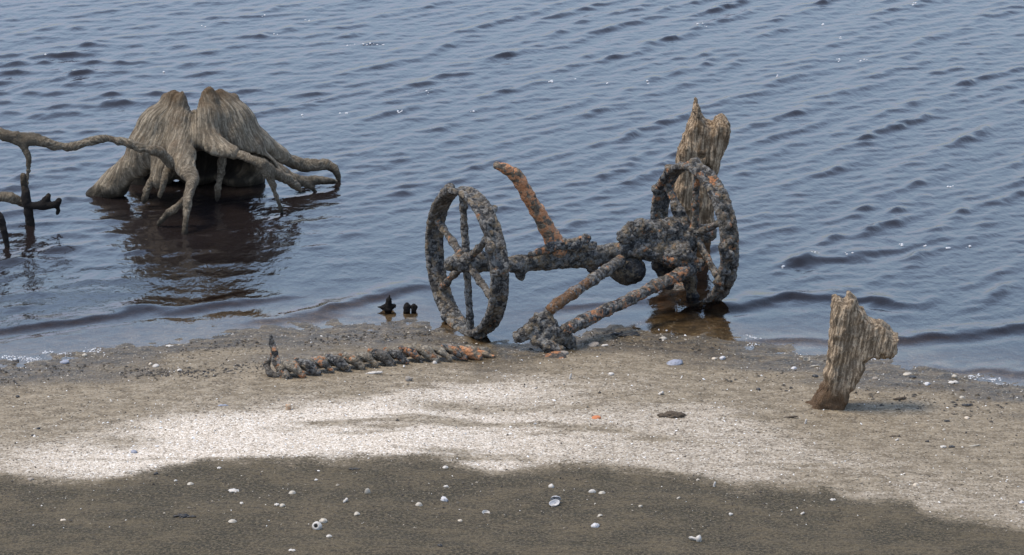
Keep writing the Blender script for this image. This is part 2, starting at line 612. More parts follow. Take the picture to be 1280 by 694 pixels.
# water ---------------------------------------------------------------
def mat_water():
    n = N('lake_water')
    p = n.pos()
    dep = n.attr('depth')
    rip = n.noise(n.scale(p, (1.0, 0.55, 0.0)), 26, 3, 0.55, 0.4)
    rip2 = n.noise(n.scale(p, (1.0, 0.6, 0.0)), 9, 2, 0.5, 0.3)
    calm = n.ramp(dep, 0.0, 0.12, 0.35, 1.0)
    h = n.math('MULTIPLY', n.math('ADD', n.math('MULTIPLY', rip, 0.45), rip2), calm)
    nb = n.bump(h, 0.35, 0.02)
    fr = n.new('ShaderNodeFresnel'); fr.inputs['IOR'].default_value = 1.333; n.put(fr.inputs['Normal'], nb)
    gl = n.new('ShaderNodeBsdfGlossy'); gl.inputs['Roughness'].default_value = 0.07; n.put(gl.inputs['Normal'], nb)
    gl.inputs['Color'].default_value = (1, 1, 1, 1)
    body = n.new('ShaderNodeBsdfDiffuse'); body.inputs['Color'].default_value = (0.013, 0.010, 0.0095, 1)
    tr = n.new('ShaderNodeBsdfTransparent')
    n.put(tr.inputs['Color'], n.mix(n.ramp(dep, 0.0, 0.10), (0.92, 0.88, 0.82), (0.42, 0.31, 0.21)))
    a = n.new('ShaderNodeMixShader'); n.put(a.inputs[0], n.ramp(dep, 0.0, 0.22)); n.t.links.new(tr.outputs[0], a.inputs[1]); n.t.links.new(body.outputs[0], a.inputs[2])
    b = n.new('ShaderNodeMixShader'); n.put(b.inputs[0], fr.outputs[0]); n.t.links.new(a.outputs[0], b.inputs[1]); n.t.links.new(gl.outputs[0], b.inputs[2])
    n.t.links.new(b.outputs[0], n.out.inputs['Surface'])
    return n.m


M_WATER = mat_water()
wx = axis_coords(-4.7, 4.7, 0.022, -900, 900)
wy = axis_coords(-2.0, 9.4, 0.024, -60, 1500)
WX, WY = np.meshgrid(wx, wy, indexing='ij')
ux, uy = WX.ravel(), WY.ravel()
bed = np.minimum(ground_z(ux, uy), 4.6)
inner = (np.abs(ux) < 5.2) & (uy > -2.6) & (uy < 10.5)
LIPS_PX = [  # little breaking ridges that run along the shore
    ([(-60, 420), (0, 412), (60, 405), (120, 397), (190, 385)], 0.020),
    ([(235, 388), (280, 380), (335, 372)], 0.017),
    ([(395, 393), (440, 380), (480, 368), (515, 358)], 0.020),
    ([(880, 390), (925, 382), (980, 374), (1040, 370), (1120, 378)], 0.024),
    ([(1100, 424), (1160, 422), (1210, 417), (1260, 411), (1340, 408)], 0.020),
    ([(960, 425), (1040, 424), (1110, 427)], 0.010),
    ([(1180, 462), (1240, 464), (1320, 470)], 0.010),
    ([(330, 404), (370, 399), (420, 391)], 0.010),
    ([(700, 385), (760, 378), (820, 372)], 0.010),
    ([(1000, 330), (1080, 318), (1160, 300)], 0.018),
]


def waves(x, y):
    r = np.random.default_rng(5)
    mixr = sstep(-2.6, 1.2, x + 0.12 * y)
    p = np.stack([x, y, np.zeros_like(x)], 1)

    def train(n, l0, l1, ang, spread, power):
        f = np.zeros_like(x); v = 0.0
        for j in range(n):
            lam = l0 * (l1 / l0) ** r.random()
            k = 2 * math.pi / lam
            th = ang + r.normal() * math.radians(spread)
            a_ = lam ** power * (0.6 + 0.8 * r.random())
            f += a_ * np.sin(k * (np.cos(th) * x + np.sin(th) * y) + r.random() * 6.283)
            v += a_ * a_ / 2
        return f / math.sqrt(v)
    # long swell whose crests run up and to the right, short chop riding on it
    sw = (1 - mixr) * train(9, 0.50, 0.9, math.radians(-48), 12, 1.0) + mixr * train(9, 0.45, 0.8, math.radians(-27), 8, 1.0)
    c1 = (1 - mixr) * train(46, 0.15, 0.36, math.radians(-56), 27, 1.3) + mixr * train(46, 0.14, 0.33, math.radians(-37), 22, 1.3)
    c2 = train(60, 0.08, 0.19, math.radians(-56), 30, 1.2)
    grp = 0.58 + 0.50 * sstep(-0.45, 0.5, fbm(p * np.array([0.7, 0.9, 1]) + 2, 2))
    f = c1 * (0.75 + 0.30 * np.clip(sw, -1.5, 1.8)) * grp
    k = 0.62
    chop = (np.exp(k * np.clip(f, -3, 2.3)) - 1) / k
    return 0.0027 * sw + 0.0044 * chop + 0.0016 * c2 * (0.6 + 0.4 * np.clip(f, -1, 2)) - 0.002


depth0 = np.clip(-bed, 0, None)
ampl = 0.10 + 0.90 * sstep(0.02, 0.24, depth0)
lee = 1 - 0.25 * np.exp(-(((ux + 1.7) / 1.3) ** 2 + ((uy - 0.3) / 0.9) ** 2))
WZ = np.zeros_like(ux)
WZ[inner] = waves(ux[inner], uy[inner]) * (ampl * lee)[inner]
edge = np.clip(np.minimum((5.2 - np.abs(ux)) / 0.5, (10.5 - uy) / 0.9), 0, 1)
WZ *= np.where(inner, edge, 0)
_wp = np.stack([ux, uy, np.zeros_like(ux)], 1)
_ln = 0.05 * fbm(_wp * 3.0 + 8, 3)
for pts, hh in LIPS_PX:
    q = np.array([at_z(*t) for t in pts])
    lo, hi = q[:, 0].min() - 0.3, q[:, 0].max() + 0.3
    m = (ux > lo) & (ux < hi) & (np.abs(uy - q[:, 1].mean()) < 2.0)
    yc = np.interp(ux[m], q[:, 0], q[:, 1]) + _ln[m] * 1.6
    t = uy[m] - yc
    prof = np.where(t < 0, np.exp(-(t / 0.050) ** 2), np.exp(-(t / 0.16) ** 2)) - 0.35 * np.exp(-((t + 0.16) / 0.09) ** 2)
    endf = sstep(0, 0.4, ux[m] - lo) * sstep(0, 0.4, hi - ux[m])
    WZ[m] += 1.15 * hh * prof * endf * (0.75 + 2.0 * _ln[m] * 5)
water_depth = np.clip(WZ - bed, 0, 3)
keep = (WZ - bed) > -0.04
wf = grid_faces(len(wx), len(wy))
wf = wf[keep[wf].any(1)]
used = np.unique(wf)
remap = np.full(len(ux), -1); remap[used] = np.arange(len(used))
water = link_mesh('lake_water', np.stack([ux, uy, WZ], 1)[used], remap[wf], M_WATER, attrs={'depth': ('FLOAT', water_depth[used])})
tag(water, 'rippled grey blue lake water lapping at the beach', kind='structure')
from math import floor as _fl
_wgrid = WZ.reshape(len(wx), len(wy))


def water_z(x, y):
    i = int(np.clip(np.searchsorted(wx, x), 0, len(wx) - 1)); j = int(np.clip(np.searchsorted(wy, y), 0, len(wy) - 1))
    return float(_wgrid[i, j])


# ------------------------------------------------------------------ light: bright overcast
SUN_EL, SUN_AZ = math.radians(66), math.radians(-88)      # azimuth from +Y (away from the camera), negative = left
world = bpy.data.worlds.new('World')
scene.world = world
world.use_nodes = True
wt = world.node_tree
bg = wt.nodes['Background']
sky = wt.nodes.new('ShaderNodeTexSky')
sky.sky_type = 'NISHITA'
sky.sun_disc = False
sky.sun_elevation = SUN_EL
sky.sun_rotation = SUN_AZ
sky.dust_density = 0.6
sky.air_density = 1.15
hsv = wt.nodes.new('ShaderNodeHueSaturation')
hsv.inputs['Saturation'].default_value = 0.86
wt.links.new(sky.outputs[0], hsv.inputs['Color'])
sky_cap = wt.nodes.new('ShaderNodeMix'); sky_cap.data_type = 'RGBA'; sky_cap.blend_type = 'DARKEN'   # brightness cap added to the sky to calm the water reflections
sky_cap.inputs[0].default_value = 1.0
wt.links.new(hsv.outputs[0], sky_cap.inputs[6])
sky_cap.inputs[7].default_value = (3.9, 4.45, 6.0, 1)
wtc = wt.nodes.new('ShaderNodeTexCoord'); wsep = wt.nodes.new('ShaderNodeSeparateXYZ')       # made-up dimming of the low sky, softens reflections on the water
wt.links.new(wtc.outputs['Generated'], wsep.inputs[0])
wmr = wt.nodes.new('ShaderNodeMapRange'); wmr.interpolation_type = 'SMOOTHSTEP'
wt.links.new(wsep.outputs[2], wmr.inputs['Value'])
for k_, v_ in (('From Min', 0.0), ('From Max', 0.36), ('To Min', 0.50), ('To Max', 1.0)): wmr.inputs[k_].default_value = v_
horizon_dim = wt.nodes.new('ShaderNodeMix'); horizon_dim.data_type = 'RGBA'; horizon_dim.blend_type = 'MULTIPLY'; horizon_dim.inputs[0].default_value = 1.0
wt.links.new(sky_cap.outputs[2], horizon_dim.inputs[6]); wt.links.new(wmr.outputs[0], horizon_dim.inputs[7])
wt.links.new(horizon_dim.outputs[2], bg.inputs['Color'])
bg.inputs['Strength'].default_value = 0.15
sd = bpy.data.lights.new('sun', 'SUN')
sd.energy = 1.6
sd.angle = math.radians(20)
sd.color = (1.0, 0.86, 0.66)
sun = bpy.data.objects.new('sun', sd)
COL.objects.link(sun)
sdir = np.array([math.sin(SUN_AZ) * math.cos(SUN_EL), math.cos(SUN_AZ) * math.cos(SUN_EL), math.sin(SUN_EL)])
from mathutils import Vector
sun.rotation_euler = Vector(sdir).to_track_quat('Z', 'Y').to_euler()
sun.location = (0, 0, 20)

scene.view_settings.view_transform = 'Standard'
scene.view_settings.look = 'None'
scene.view_settings.gamma = 1
scene.view_settings.use_curve_mapping = False
scene.view_settings.exposure = 1.18
scene.render.engine = 'CYCLES'
scene.cycles.use_denoising = True
scene.cycles.max_bounces = 6
scene.cycles.transparent_max_bounces = 8
# ------------------------------------------------------------------ builders for crusted iron and old wood
def crust_skin(S, amp=0.012, lump=0.032, seed=0.0, smooth=1, grit=1.0):
    P, F = S.skin()
    P = taubin(P, F, smooth)
    n = vertex_normals(P, F)
    q = P + seed
    c = cells(q / lump)
    b = np.clip(0.75 - c, 0, 1) ** 0.7
    big = cells((q + 3.1) / (lump * 2.1))
    d = amp * (1.1 * b + 0.7 * np.clip(0.7 - big, 0, 1) + 0.55 * grit * fbm(q * 14, 3) + 0.45 * grit * fbm(q * 60, 2) - 0.55)
    return P + n * d[:, None], F


def wood_skin(S, groove=0.008, rough=0.008, gf=26.0, seed=0.0, smooth=2):
    P, F = S.skin()
    P = taubin(P, F, smooth)
    n = vertex_normals(P, F)
    G = S.grain(P)
    g1 = np.abs(perlin(G * gf + seed)); g2 = perlin(G * gf * 2.3 + seed)
    d = groove * (0.9 * g1 * 2 - 0.6 + 0.45 * g2) + rough * fbm(P * 11 + seed, 4)
    return P + n * d[:, None], F, G


def pix_pts(L, y0):
    """(px, py, dy, radius px) -> points and radii, at depth y0 + dy"""
    pts, rad = [], []
    for a in L:
        p = at_y(a[0], a[1], y0 + a[2])
        pts.append(p); rad.append(a[3] * mpp(p))
    return pts, rad


def bounds(pts, rad, pad=0.06):
    P, R = np.array(pts), np.array(rad)[:, None]
    return (P - R).min(0) - pad, (P + R).max(0) + pad


def refine(pts, rad, n=4, wob=0.0, seed=0):
    """smooth curve through the points, with a little wander"""
    pts = np.array(pts); out, ro = [], []
    r = np.random.default_rng(seed)
    for i in range(len(pts) - 1):
        p0, p1, p2, p3 = pts[max(i - 1, 0)], pts[i], pts[i + 1], pts[min(i + 2, len(pts) - 1)]
        for t in np.arange(n) / n:
            q = 0.5 * (2 * p1 + (p2 - p0) * t + (2 * p0 - 5 * p1 + 4 * p2 - p3) * t * t + (3 * p1 - p0 - 3 * p2 + p3) * t ** 3)
            rr = rad[i] + (rad[i + 1] - rad[i]) * t
            if not (i == 0 and t == 0):
                q = q + r.normal(size=3) * wob * rr
                rr *= 1 + 0.12 * r.normal() * (wob > 0)
            out.append(q); ro.append(rr)
    out.append(pts[-1]); ro.append(rad[-1])
    return out, ro


def wood_part(name, chains, h, mat, parent, base, k=0.02, **kw):
    al, ar = [], []
    for p, r in chains:
        al += list(p); ar += list(r)
    lo, hi = bounds(al, ar)
    S = Solid(lo, hi, h)
    for p, r in chains:
        S.chain(p, r, k)
    P, F, G = wood_skin(S, **kw)
    return link_mesh(name, P, F, mat, parent, base, attrs={'grain': ('FLOAT_VECTOR', G)})


# ------------------------------------------------------------------ big hollow stump standing on its roots in the lake
SB = at_z(265, 246, 0.0)
SY = SB[1]
stump = thing('tree_stump', 'large hollow grey stump with spreading roots, standing in the rippled lake', 'stump', (SB[0], SB[1], 0))
ch = {}
lobes = [
    [(224, 127, .03, 9), (224, 150, -.02, 17), (224, 176, -.12, 18), (227, 196, -.30, 16), (232, 210, -.46, 13)],
    [(212, 128, .06, 8), (202, 152, .0, 18), (188, 182, -.03, 20), (170, 206, -.02, 18), (146, 228, .04, 17), (122, 246, .08, 15)],
    [(208, 160, .04, 22), (206, 190, -.05, 24), (206, 210, -.14, 16), (198, 226, -.2, 11)],
    [(222, 128, .22, 12), (215, 170, .34, 24), (190, 215, .42, 26), (170, 240, .46, 20)],
    [(262, 121, .0, 8), (261, 145, -.06, 16), (258, 172, -.12, 17), (272, 184, -.24, 12), (292, 191, -.36, 9)],
    [(275, 122, .06, 8), (282, 145, .02, 18), (292, 172, .0, 20), (308, 190, .0, 18), (330, 206, .02, 14), (350, 217, .06, 11)],
    [(290, 126, .14, 9), (302, 150, .16, 14), (322, 178, .2, 15), (350, 195, .30, 12)],
    [(278, 124, .24, 11), (288, 165, .34, 24), (300, 210, .42, 28), (318, 236, .48, 18)],
    [(240, 165, .0, 18), (240, 190, -.02, 22)],
    [(210, 131, .06, 11), (198, 158, .03, 24), (184, 184, .0, 25)], [(286, 128, .08, 11), (296, 152, .06, 21), (312, 178, .05, 20)],
    [(206, 121, .06, 4), (210, 130, .05, 8)], [(216, 119, .02, 6), (219, 126, .02, 9)], [(228, 116, -.02, 2.5), (226, 126, -.02, 6)],
    [(253, 116, .0, 3), (257, 126, -.02, 7)], [(262, 114, -.02, 5), (263, 122, -.02, 9)], [(275, 118, .05, 5), (277, 124, .05, 9)], [(294, 122, .14, 3), (292, 132, .13, 7)],
    [(250, 150, .30, 16), (246, 200, .42, 34)],
]
C = [pix_pts(L, SY) for L in lobes]
lo, hi = bounds(sum([list(c[0]) for c in C], []), sum([list(c[1]) for c in C], []))
S = Solid(lo, hi, 0.0088)
for p, r in C:
    S.chain(p, r, 0.045)
cav = at_y(276, 221, SY - 0.10)
S.ellipsoid(cav, (0.37, 0.52, 0.185), 0.04, cut=True)
cav2 = at_y(180, 240, SY - 0.05)
S.ellipsoid(cav2, (0.10, 0.35, 0.10), 0.04, cut=True)
cav3 = at_y(310, 233, SY - 0.05)
S.ellipsoid(cav3, (0.22, 0.4, 0.10), 0.04, cut=True)
for a, b, ra, rb in (((244, 100, -.3), (244, 132, .4), 9, 8), ((243, 128, -.22), (237, 172, -.26), 5, 3), ((257, 157, -.26), (252, 176, -.28), 3.5, 3)):
    pa, pb = at_y(a[0], a[1], SY + a[2]), at_y(b[0], b[1], SY + b[2])
    S.capsule(pa, pb, ra * mpp(pa), rb * mpp(pb), 0.015, cut=True)
# hollow heart
S.capsule(at_y(248, 98, SY + .14), at_y(250, 200, SY + .12), 0.10, 0.14, 0.02, cut=True)
P, F = S.skin()
P = taubin(P, F, 1)
nrm = vertex_normals(P, F)
c0 = at_y(246, 150, SY + .10)
th_ = np.arctan2(P[:, 1] - c0[1], P[:, 0] - c0[0]) + 0.10 * perlin(P * 3.0)
rad_ = np.hypot(P[:, 0] - c0[0], P[:, 1] - c0[1])
G = np.stack([0.30 * np.cos(th_), 0.30 * np.sin(th_), 0.10 * (P[:, 2] - 0.6 * rad_)], 1)      # the grain runs down the trunk and out along the roots
dsp = 0.009 * (1.5 * np.abs(perlin(G * 22)) - 0.45) * (0.65 + 0.9 * perlin(P * 5 + 3)) + 0.005 * perlin(G * 60) + 0.007 * fbm(P * 7, 3)
P = P + nrm * dsp[:, None]
inner = np.zeros(len(P))  # cavity walls that take the painted near-black shade
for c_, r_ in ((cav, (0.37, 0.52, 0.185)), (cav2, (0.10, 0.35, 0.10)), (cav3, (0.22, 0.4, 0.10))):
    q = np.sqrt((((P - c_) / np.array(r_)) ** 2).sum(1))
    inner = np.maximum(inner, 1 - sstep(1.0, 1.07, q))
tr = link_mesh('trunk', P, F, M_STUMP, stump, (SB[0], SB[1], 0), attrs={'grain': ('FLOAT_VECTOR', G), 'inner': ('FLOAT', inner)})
roots = [
    [[(228, 203, -.3, 15), (234, 212, -.48, 14), (240, 222, -.62, 12), (238, 236, -.72, 8), (234, 256, -.82, 6.5), (232, 274, -.88, 5), (231, 296, -.92, 4)],
     [(237, 242, -.74, 5), (226, 254, -.74, 5), (212, 266, -.76, 5.5), (198, 280, -.76, 4)]],
    [[(216, 208, -.42, 7), (206, 196, -.46, 8), (196, 188, -.48, 8), (176, 185, -.5, 7), (156, 178, -.5, 6.5), (132, 173, -.5, 7), (108, 178, -.52, 7),
      (84, 184, -.54, 8), (62, 180, -.55, 8), (40, 175, -.56, 8.5), (20, 172, -.56, 9), (-25, 158, -.56, 11)],
     [(14, 172, -.56, 9), (26, 180, -.58, 6), (36, 197, -.6, 4.5), (36, 208, -.6, 3.5), (33, 230, -.62, 3.2), (33, 256, -.66, 3)],
     [(24, 172, -.55, 6), (40, 170, -.52, 5), (52, 171, -.5, 2.5)]],
    [[(262, 178, -.1, 11), (286, 188, -.3, 8.5), (308, 196, -.42, 8), (328, 205, -.46, 8), (334, 214, -.46, 8), (339, 228, -.44, 6), (345, 244, -.42, 4.5), (353, 268, -.4, 3)],
     [(330, 206, -.46, 8), (346, 218, -.40, 8), (362, 226, -.3, 7), (376, 238, -.2, 5)]],
    [[(326, 202, .02, 13), (346, 214, .06, 12), (364, 224, .1, 11), (384, 226, .16, 8.5), (402, 226, .2, 7), (420, 227, .25, 4.5)],
     [(378, 226, .12, 6), (390, 236, .14, 4), (400, 246, .14, 3)]],
    [[(325, 184, .2, 15), (352, 196, .32, 14), (376, 206, .4, 11), (398, 206, .44, 9), (412, 208, .46, 7.5), (420, 214, .46, 6), (424, 226, .46, 4)]],
    [[(200, 205, -.12, 9), (194, 218, -.2, 8), (186, 232, -.24, 7), (180, 252, -.26, 5)]],
    [[(280, 190, .05, 8), (277, 212, -.05, 6), (274, 228, -.1, 5), (272, 250, -.14, 4)]],
    [[(212, 205, -.25, 7), (208, 216, -.36, 6), (204, 230, -.42, 5), (200, 246, -.42, 3.5)]],
]
RT = 0.68
for i, root in enumerate(roots):
    chains = []
    for j, L in enumerate(root):
        p, r = pix_pts(L, SY)
        r = [q * RT for q in r]
        p, r = refine(p, r, 3, 0.13, 10 * i + j)
        chains.append((p, r))
    wood_part('root', chains, 0.0078, M_STUMP, stump, (SB[0], SB[1], 0), 0.02, groove=0.005, rough=0.005, gf=24)

# ------------------------------------------------------------------ drift branches in the water at the left edge
b0 = at_z(38, 281)
br = thing('drift_branch', 'dark upright forked branch standing in the water beside the long stump root', 'branch', b0)
W = []
for L in ([(29, 219, .02, 3.4), (31, 235, .01, 4.2), (33, 252, 0, 5), (36, 266, 0, 5), (38, 281, 0, 4.6), (39, 296, 0, 4.6)],):
    W.append(refine(*pix_pts(L, b0[1]), 3, 0.12, 61))
wood_part('limb', W, 0.007, M_BRANCH, br, b0, groove=0.003, rough=0.004)
W = [refine(*pix_pts([(32, 256, 0, 4.2), (44, 257, -.02, 3.8), (54, 257, -.03, 3.8), (64, 257, -.05, 3.2), (72, 254, -.06, 3), (74, 250, -.06, 1.8)], b0[1]), 3, 0.12, 62),
     refine(*pix_pts([(52, 257, -.03, 4.5), (58, 250, -.03, 3.5), (61, 243, -.03, 1.6)], b0[1]), 3, 0.1, 63),
     refine(*pix_pts([(71, 256, -.05, 2.5), (73, 263, -.05, 1.6), (71, 268, -.05, 1.2)], b0[1]), 2, 0.1, 65)]
wood_part('twig', W, 0.006, M_BRANCH, br, b0, groove=0.003, rough=0.004)
b1 = at_z(-18, 278)
lg = thing('drift_branch', 'pale horizontal branch reaching in from the picture edge behind the dark fork', 'branch', b1)
W = [refine(*pix_pts([(-18, 282, 0, 6), (-16, 262, 0, 6), (-10, 250, 0, 5.5), (2, 246, .0, 4.8), (14, 248, .0, 4.4), (26, 252, .03, 4.5), (33, 256, .05, 3)], b1[1]), 3, 0.12, 64)]
wood_part('limb', W, 0.007, M_STUMP, lg, b1, groove=0.003, rough=0.004)
b2 = at_z(9, 307)
tw = thing('twig', 'thin dark bent twig dipping into the water, nearest the shore of the branches', 'twig', b2)
W = [refine(*pix_pts([(-12, 262, .05, 4.5), (-4, 268, .03, 4), (2, 280, .02, 4), (6, 293, 0, 3.5), (9, 307, 0, 2.5), (10, 316, 0, 2)], b2[1]), 3, 0.12, 66)]
wood_part('stem', W, 0.006, M_BRANCH, tw, b2, groove=0.003, rough=0.003)


# ------------------------------------------------------------------ broken posts: traced outline with a real, rounded thickness
def poly_sd(X, Z, poly):
    P = np.array(poly); d = np.full(X.shape, 9.0); ins = np.zeros(X.shape, bool)
    for i in range(len(P)):
        a, b = P[i], P[(i + 1) % len(P)]
        e = b - a
        t = np.clip(((X - a[0]) * e[0] + (Z - a[1]) * e[1]) / (e @ e), 0, 1)
        d = np.minimum(d, np.hypot(X - a[0] - t * e[0], Z - a[1] - t * e[1]))
        c = ((a[1] > Z) != (b[1] > Z)) & (X < (b[0] - a[0]) * (Z - a[1]) / ((b[1] - a[1]) + 1e-12) + a[0])
        ins ^= c
    return np.where(ins, -d, d)


def post(name, label, cat, outline, y0, thick, rnd, mat, base_px, axis_px, h=0.009, groove=0.010, rough=0.019, extra=None, base_z=None):
    base = np.array(at_y(base_px[0], base_px[1], y0))
    if base_z is not None: base[2] = base_z
    o = thing(name, label, cat, base)
    W = [at_y(q[0], q[1], y0) for q in outline]
    poly = [(w[0], w[2]) for w in W]
    A = np.array(W)
    lo = np.array([A[:, 0].min() - .06, y0 - thick - .06, A[:, 2].min() - .06]); hi = np.array([A[:, 0].max() + .06, y0 + thick + .06, A[:, 2].max() + .06])
    S = Solid(lo, hi, h)

    def fn(X, Y, Z):
        d2 = poly_sd(X[:, 0, :], Z[:, 0, :], poly)[:, None, :] + 0 * Y
        q = np.stack([X.ravel() * 2.6 + 3, Y.ravel() * 2.6, Z.ravel() * 2.0], 1)
        T = thick * (1 + 0.35 * perlin(q).reshape(X.shape))
        w = np.abs(Y - y0) - T
        a, b = np.maximum(d2 + rnd, 0), np.maximum(w + rnd, 0)
        d = np.hypot(a, b) - rnd + np.minimum(np.maximum(d2 + rnd, w + rnd), 0)
        q = np.stack([X.ravel() * 16, Y.ravel() * 16, Z.ravel() * 5], 1)
        return d + 0.010 * fbm(q, 3).reshape(X.shape)
    S.field(fn)
    for (a, b, ra, rb) in (extra or []):
        pa, pb = at_y(a[0], a[1], y0 + a[2]), at_y(b[0], b[1], y0 + b[2])
        S.capsule(pa, pb, ra * mpp(pa), rb * mpp(pb), 0.012, cut=True)
    ax = [at_y(q[0], q[1], y0) for q in axis_px]
    for i in range(len(ax) - 1):
        S.segs.append((np.array(ax[i]), np.array(ax[i + 1]), 0.1, 0.1))
    P, F, G = wood_skin(S, groove, rough, 13.0, seed=base[0], smooth=0)
    link_mesh('trunk', P, F, mat, o, base, attrs={'grain': ('FLOAT_VECTOR', G)})
    return o


RP = at_z(868, 326)
post('wooden_post', 'jagged weathered wooden post standing in water behind the crusted wheel', 'post',
     [(869, 123), (872, 126), (875, 141), (882, 153), (890, 155), (895, 150), (903, 148), (910, 152), (913, 164), (910, 178), (904, 186), (899, 203),
      (897, 220), (893, 250), (888, 290), (884, 345), (846, 345), (842, 300), (842, 262), (845, 205), (848, 188), (856, 172), (863, 150), (867, 134)],
     RP[1], 0.11, 0.035, M_POST, (866, 326), [(862, 345), (878, 140)], extra=[((880, 205, -.2), (884, 214, -.08), 6, 5), ((872, 190, -.2), (878, 196, -.1), 3, 3)], base_z=0.0)
SP = on_ground(1036, 508)
post('broken_stump', 'pale splintered tree stump with an overhanging broken block, planted in the beach sand', 'stump',
     [(1041, 374), (1047, 371), (1053, 376), (1057, 376), (1061, 370), (1068, 372), (1076, 386), (1085, 398), (1094, 402), (1103, 403), (1110, 412), (1117, 419),
      (1124, 422), (1121, 428), (1120, 440), (1112, 444), (1096, 445), (1086, 448), (1080, 450), (1078, 462), (1070, 474), (1061, 490), (1056, 508), (1056, 524),
      (1010, 524), (1004, 515), (1013, 506), (1024, 490), (1031, 476), (1035, 452), (1038, 420), (1039, 392)],
     SP[1], 0.09, 0.028, M_BLOCK, (1036, 508), [(1030, 530), (1062, 370)], h=0.009,
     extra=[((1086, 446, -.2), (1108, 446, -.04), 5, 5), ((1046, 415, -.2), (1047, 417, -.09), 3, 2)])

# ------------------------------------------------------------------ wheeled mower axle
A_DEG = 27.7
M_RUSTBAR = mat_crust('rust_patched_bar', 0.48, seed=4.4)
E = np.array([math.cos(math.radians(A_DEG)), math.sin(math.radians(A_DEG)), 0.0])       # along the axle
D = np.array([math.sin(math.radians(A_DEG)), -math.cos(math.radians(A_DEG)), 0.0])      # in the wheel, towards the camera
ZV = np.array([0, 0, 1.0])
HUB1 = at_z(583, 327, 0.42)
R_W = 0.418
LEN = 1.565
HUB2 = HUB1 + E * LEN + ZV * -0.035
MB = np.array([*(0.5 * (HUB1 + HUB2))[:2], 0.0])
axle_root = thing('mower_axle', 'barnacle crusted iron mower axle with two spoked wheels and a raised lever, on the waterline', 'farm machine', MB)


def on_axle(px, py, dy=0.0):
    """point of the vertical plane through both hubs (moved dy along Y) that lies on the pixel's ray"""
    d = ray(px, py)
    nrm = np.array([E[1], -E[0], 0.0])
    o = HUB1 + np.array([0, dy, 0])
    t = ((o - CAM) @ nrm) / (d @ nrm)
    return CAM + d * t


def wheel(hub, seed, lumpy, mat, phase, skip=()):
    def local(P):
        return hub + P[:, :1] * E + P[:, 1:2] * D + P[:, 2:3] * ZV
    half = 0.053
    S = Solid((-0.13, -0.53, -0.53), (0.13, 0.53, 0.53), 0.0085)

    def fn(X, Y, Z):
        rr = np.hypot(Y, Z) - R_W
        a, b = np.abs(rr) - 0.002, np.abs(X) - half
        d = np.hypot(np.maximum(a + .008, 0), np.maximum(b + .008, 0)) - 0.016 + np.minimum(np.maximum(a + .008, b + .008), 0)
        rim = np.abs(rr - 0.010) - 0.010
        edge = np.hypot(np.maximum(rim, 0), np.maximum(np.abs(np.abs(X) - half + 0.012) - 0.010, 0)) - 0.008
        return np.minimum(d, edge)
    S.field(fn)
    r = np.random.default_rng(int(seed * 10) + 1)
    for j in range(lumpy):
        a = r.random() * 6.283
        x = (r.random() - 0.5) * 2 * half
        q = np.array([x, math.cos(a) * (R_W + 0.022), math.sin(a) * (R_W + 0.022)])
        s_ = 0.016 + 0.020 * r.random()
        S.capsule(q, q + r.normal(size=3) * 0.012, s_, s_ * 0.8, 0.015)
    P, F = crust_skin(S, 0.0055 if lumpy < 40 else 0.008, 0.026, seed, 1, 0.7)
    w = link_mesh('wheel', local(P), F, mat, axle_root, MB)
    for j in range(6):
        if j in skip: continue
        a = math.radians(90 + phase + 60 * j)
        u = np.array([0, math.cos(a), math.sin(a)])
        S = Solid((-0.08, -0.47, -0.47), (0.08, 0.47, 0.47), 0.0085)
        S.v = S.v; S.chain([u * 0.05, u * 0.2, u * 0.33, u * (R_W - 0.003)], [0.026, 0.021, 0.021, 0.025], 0.02)
        P, F = crust_skin(S, 0.006, 0.028, seed + j, 1, 0.8)
        link_mesh('spoke', local(P), F, M_CRUST2 if j in (1, 2) else mat, w)
    S = Solid((-0.16, -0.13, -0.13), (0.16, 0.13, 0.13), 0.0085)
    S.capsule((-0.105, 0, 0), (0.10, 0, 0), 0.042, 0.055, 0.02)
    S.capsule((-0.02, 0, 0), (0.02, 0, 0), 0.066, 0.066, 0.02)
    P, F = crust_skin(S, 0.011, 0.032, seed + 7, 1, 0.8)
    link_mesh('hub', local(P), F, mat, w)
    return w


def fix_children(w):
    """the wheel's children carry world-placed vertices: bring them to the machine's base"""
    for c in w.children:
        me = c.data
        co = np.empty(len(me.vertices) * 3, np.float32)
        me.vertices.foreach_get('co', co)
        co = co.reshape(-1, 3) - MB.astype(np.float32)
        me.vertices.foreach_set('co', co.ravel())
        me.update()


w1 = wheel(HUB1, 1.0, 14, M_CRUST, 7)
fix_children(w1)
w2 = wheel(HUB2, 2.0, 50, M_CRUST2, -4)
fix_children(w2)


def iron(name, chains, mat, h=0.0080, amp=0.0085, lump=0.034, seed=0.0, k=0.025, parent=None):
    al, ar = [], []
    for p, r in chains:
        al += list(p); ar += list(r)
    lo, hi = bounds(al, ar)
    S = Solid(lo, hi, h)
    for p, r in chains:
        S.chain(p, r, k)
    P, F = crust_skin(S, amp, lump, seed, 1, 0.75)
    return link_mesh(name, P, F, mat, parent or axle_root, MB)


def AX(L):
    pts = [on_axle(a[0], a[1], a[2]) for a in L]
    return pts, [a[3] * mpp(p) for a, p in zip(L, pts)]


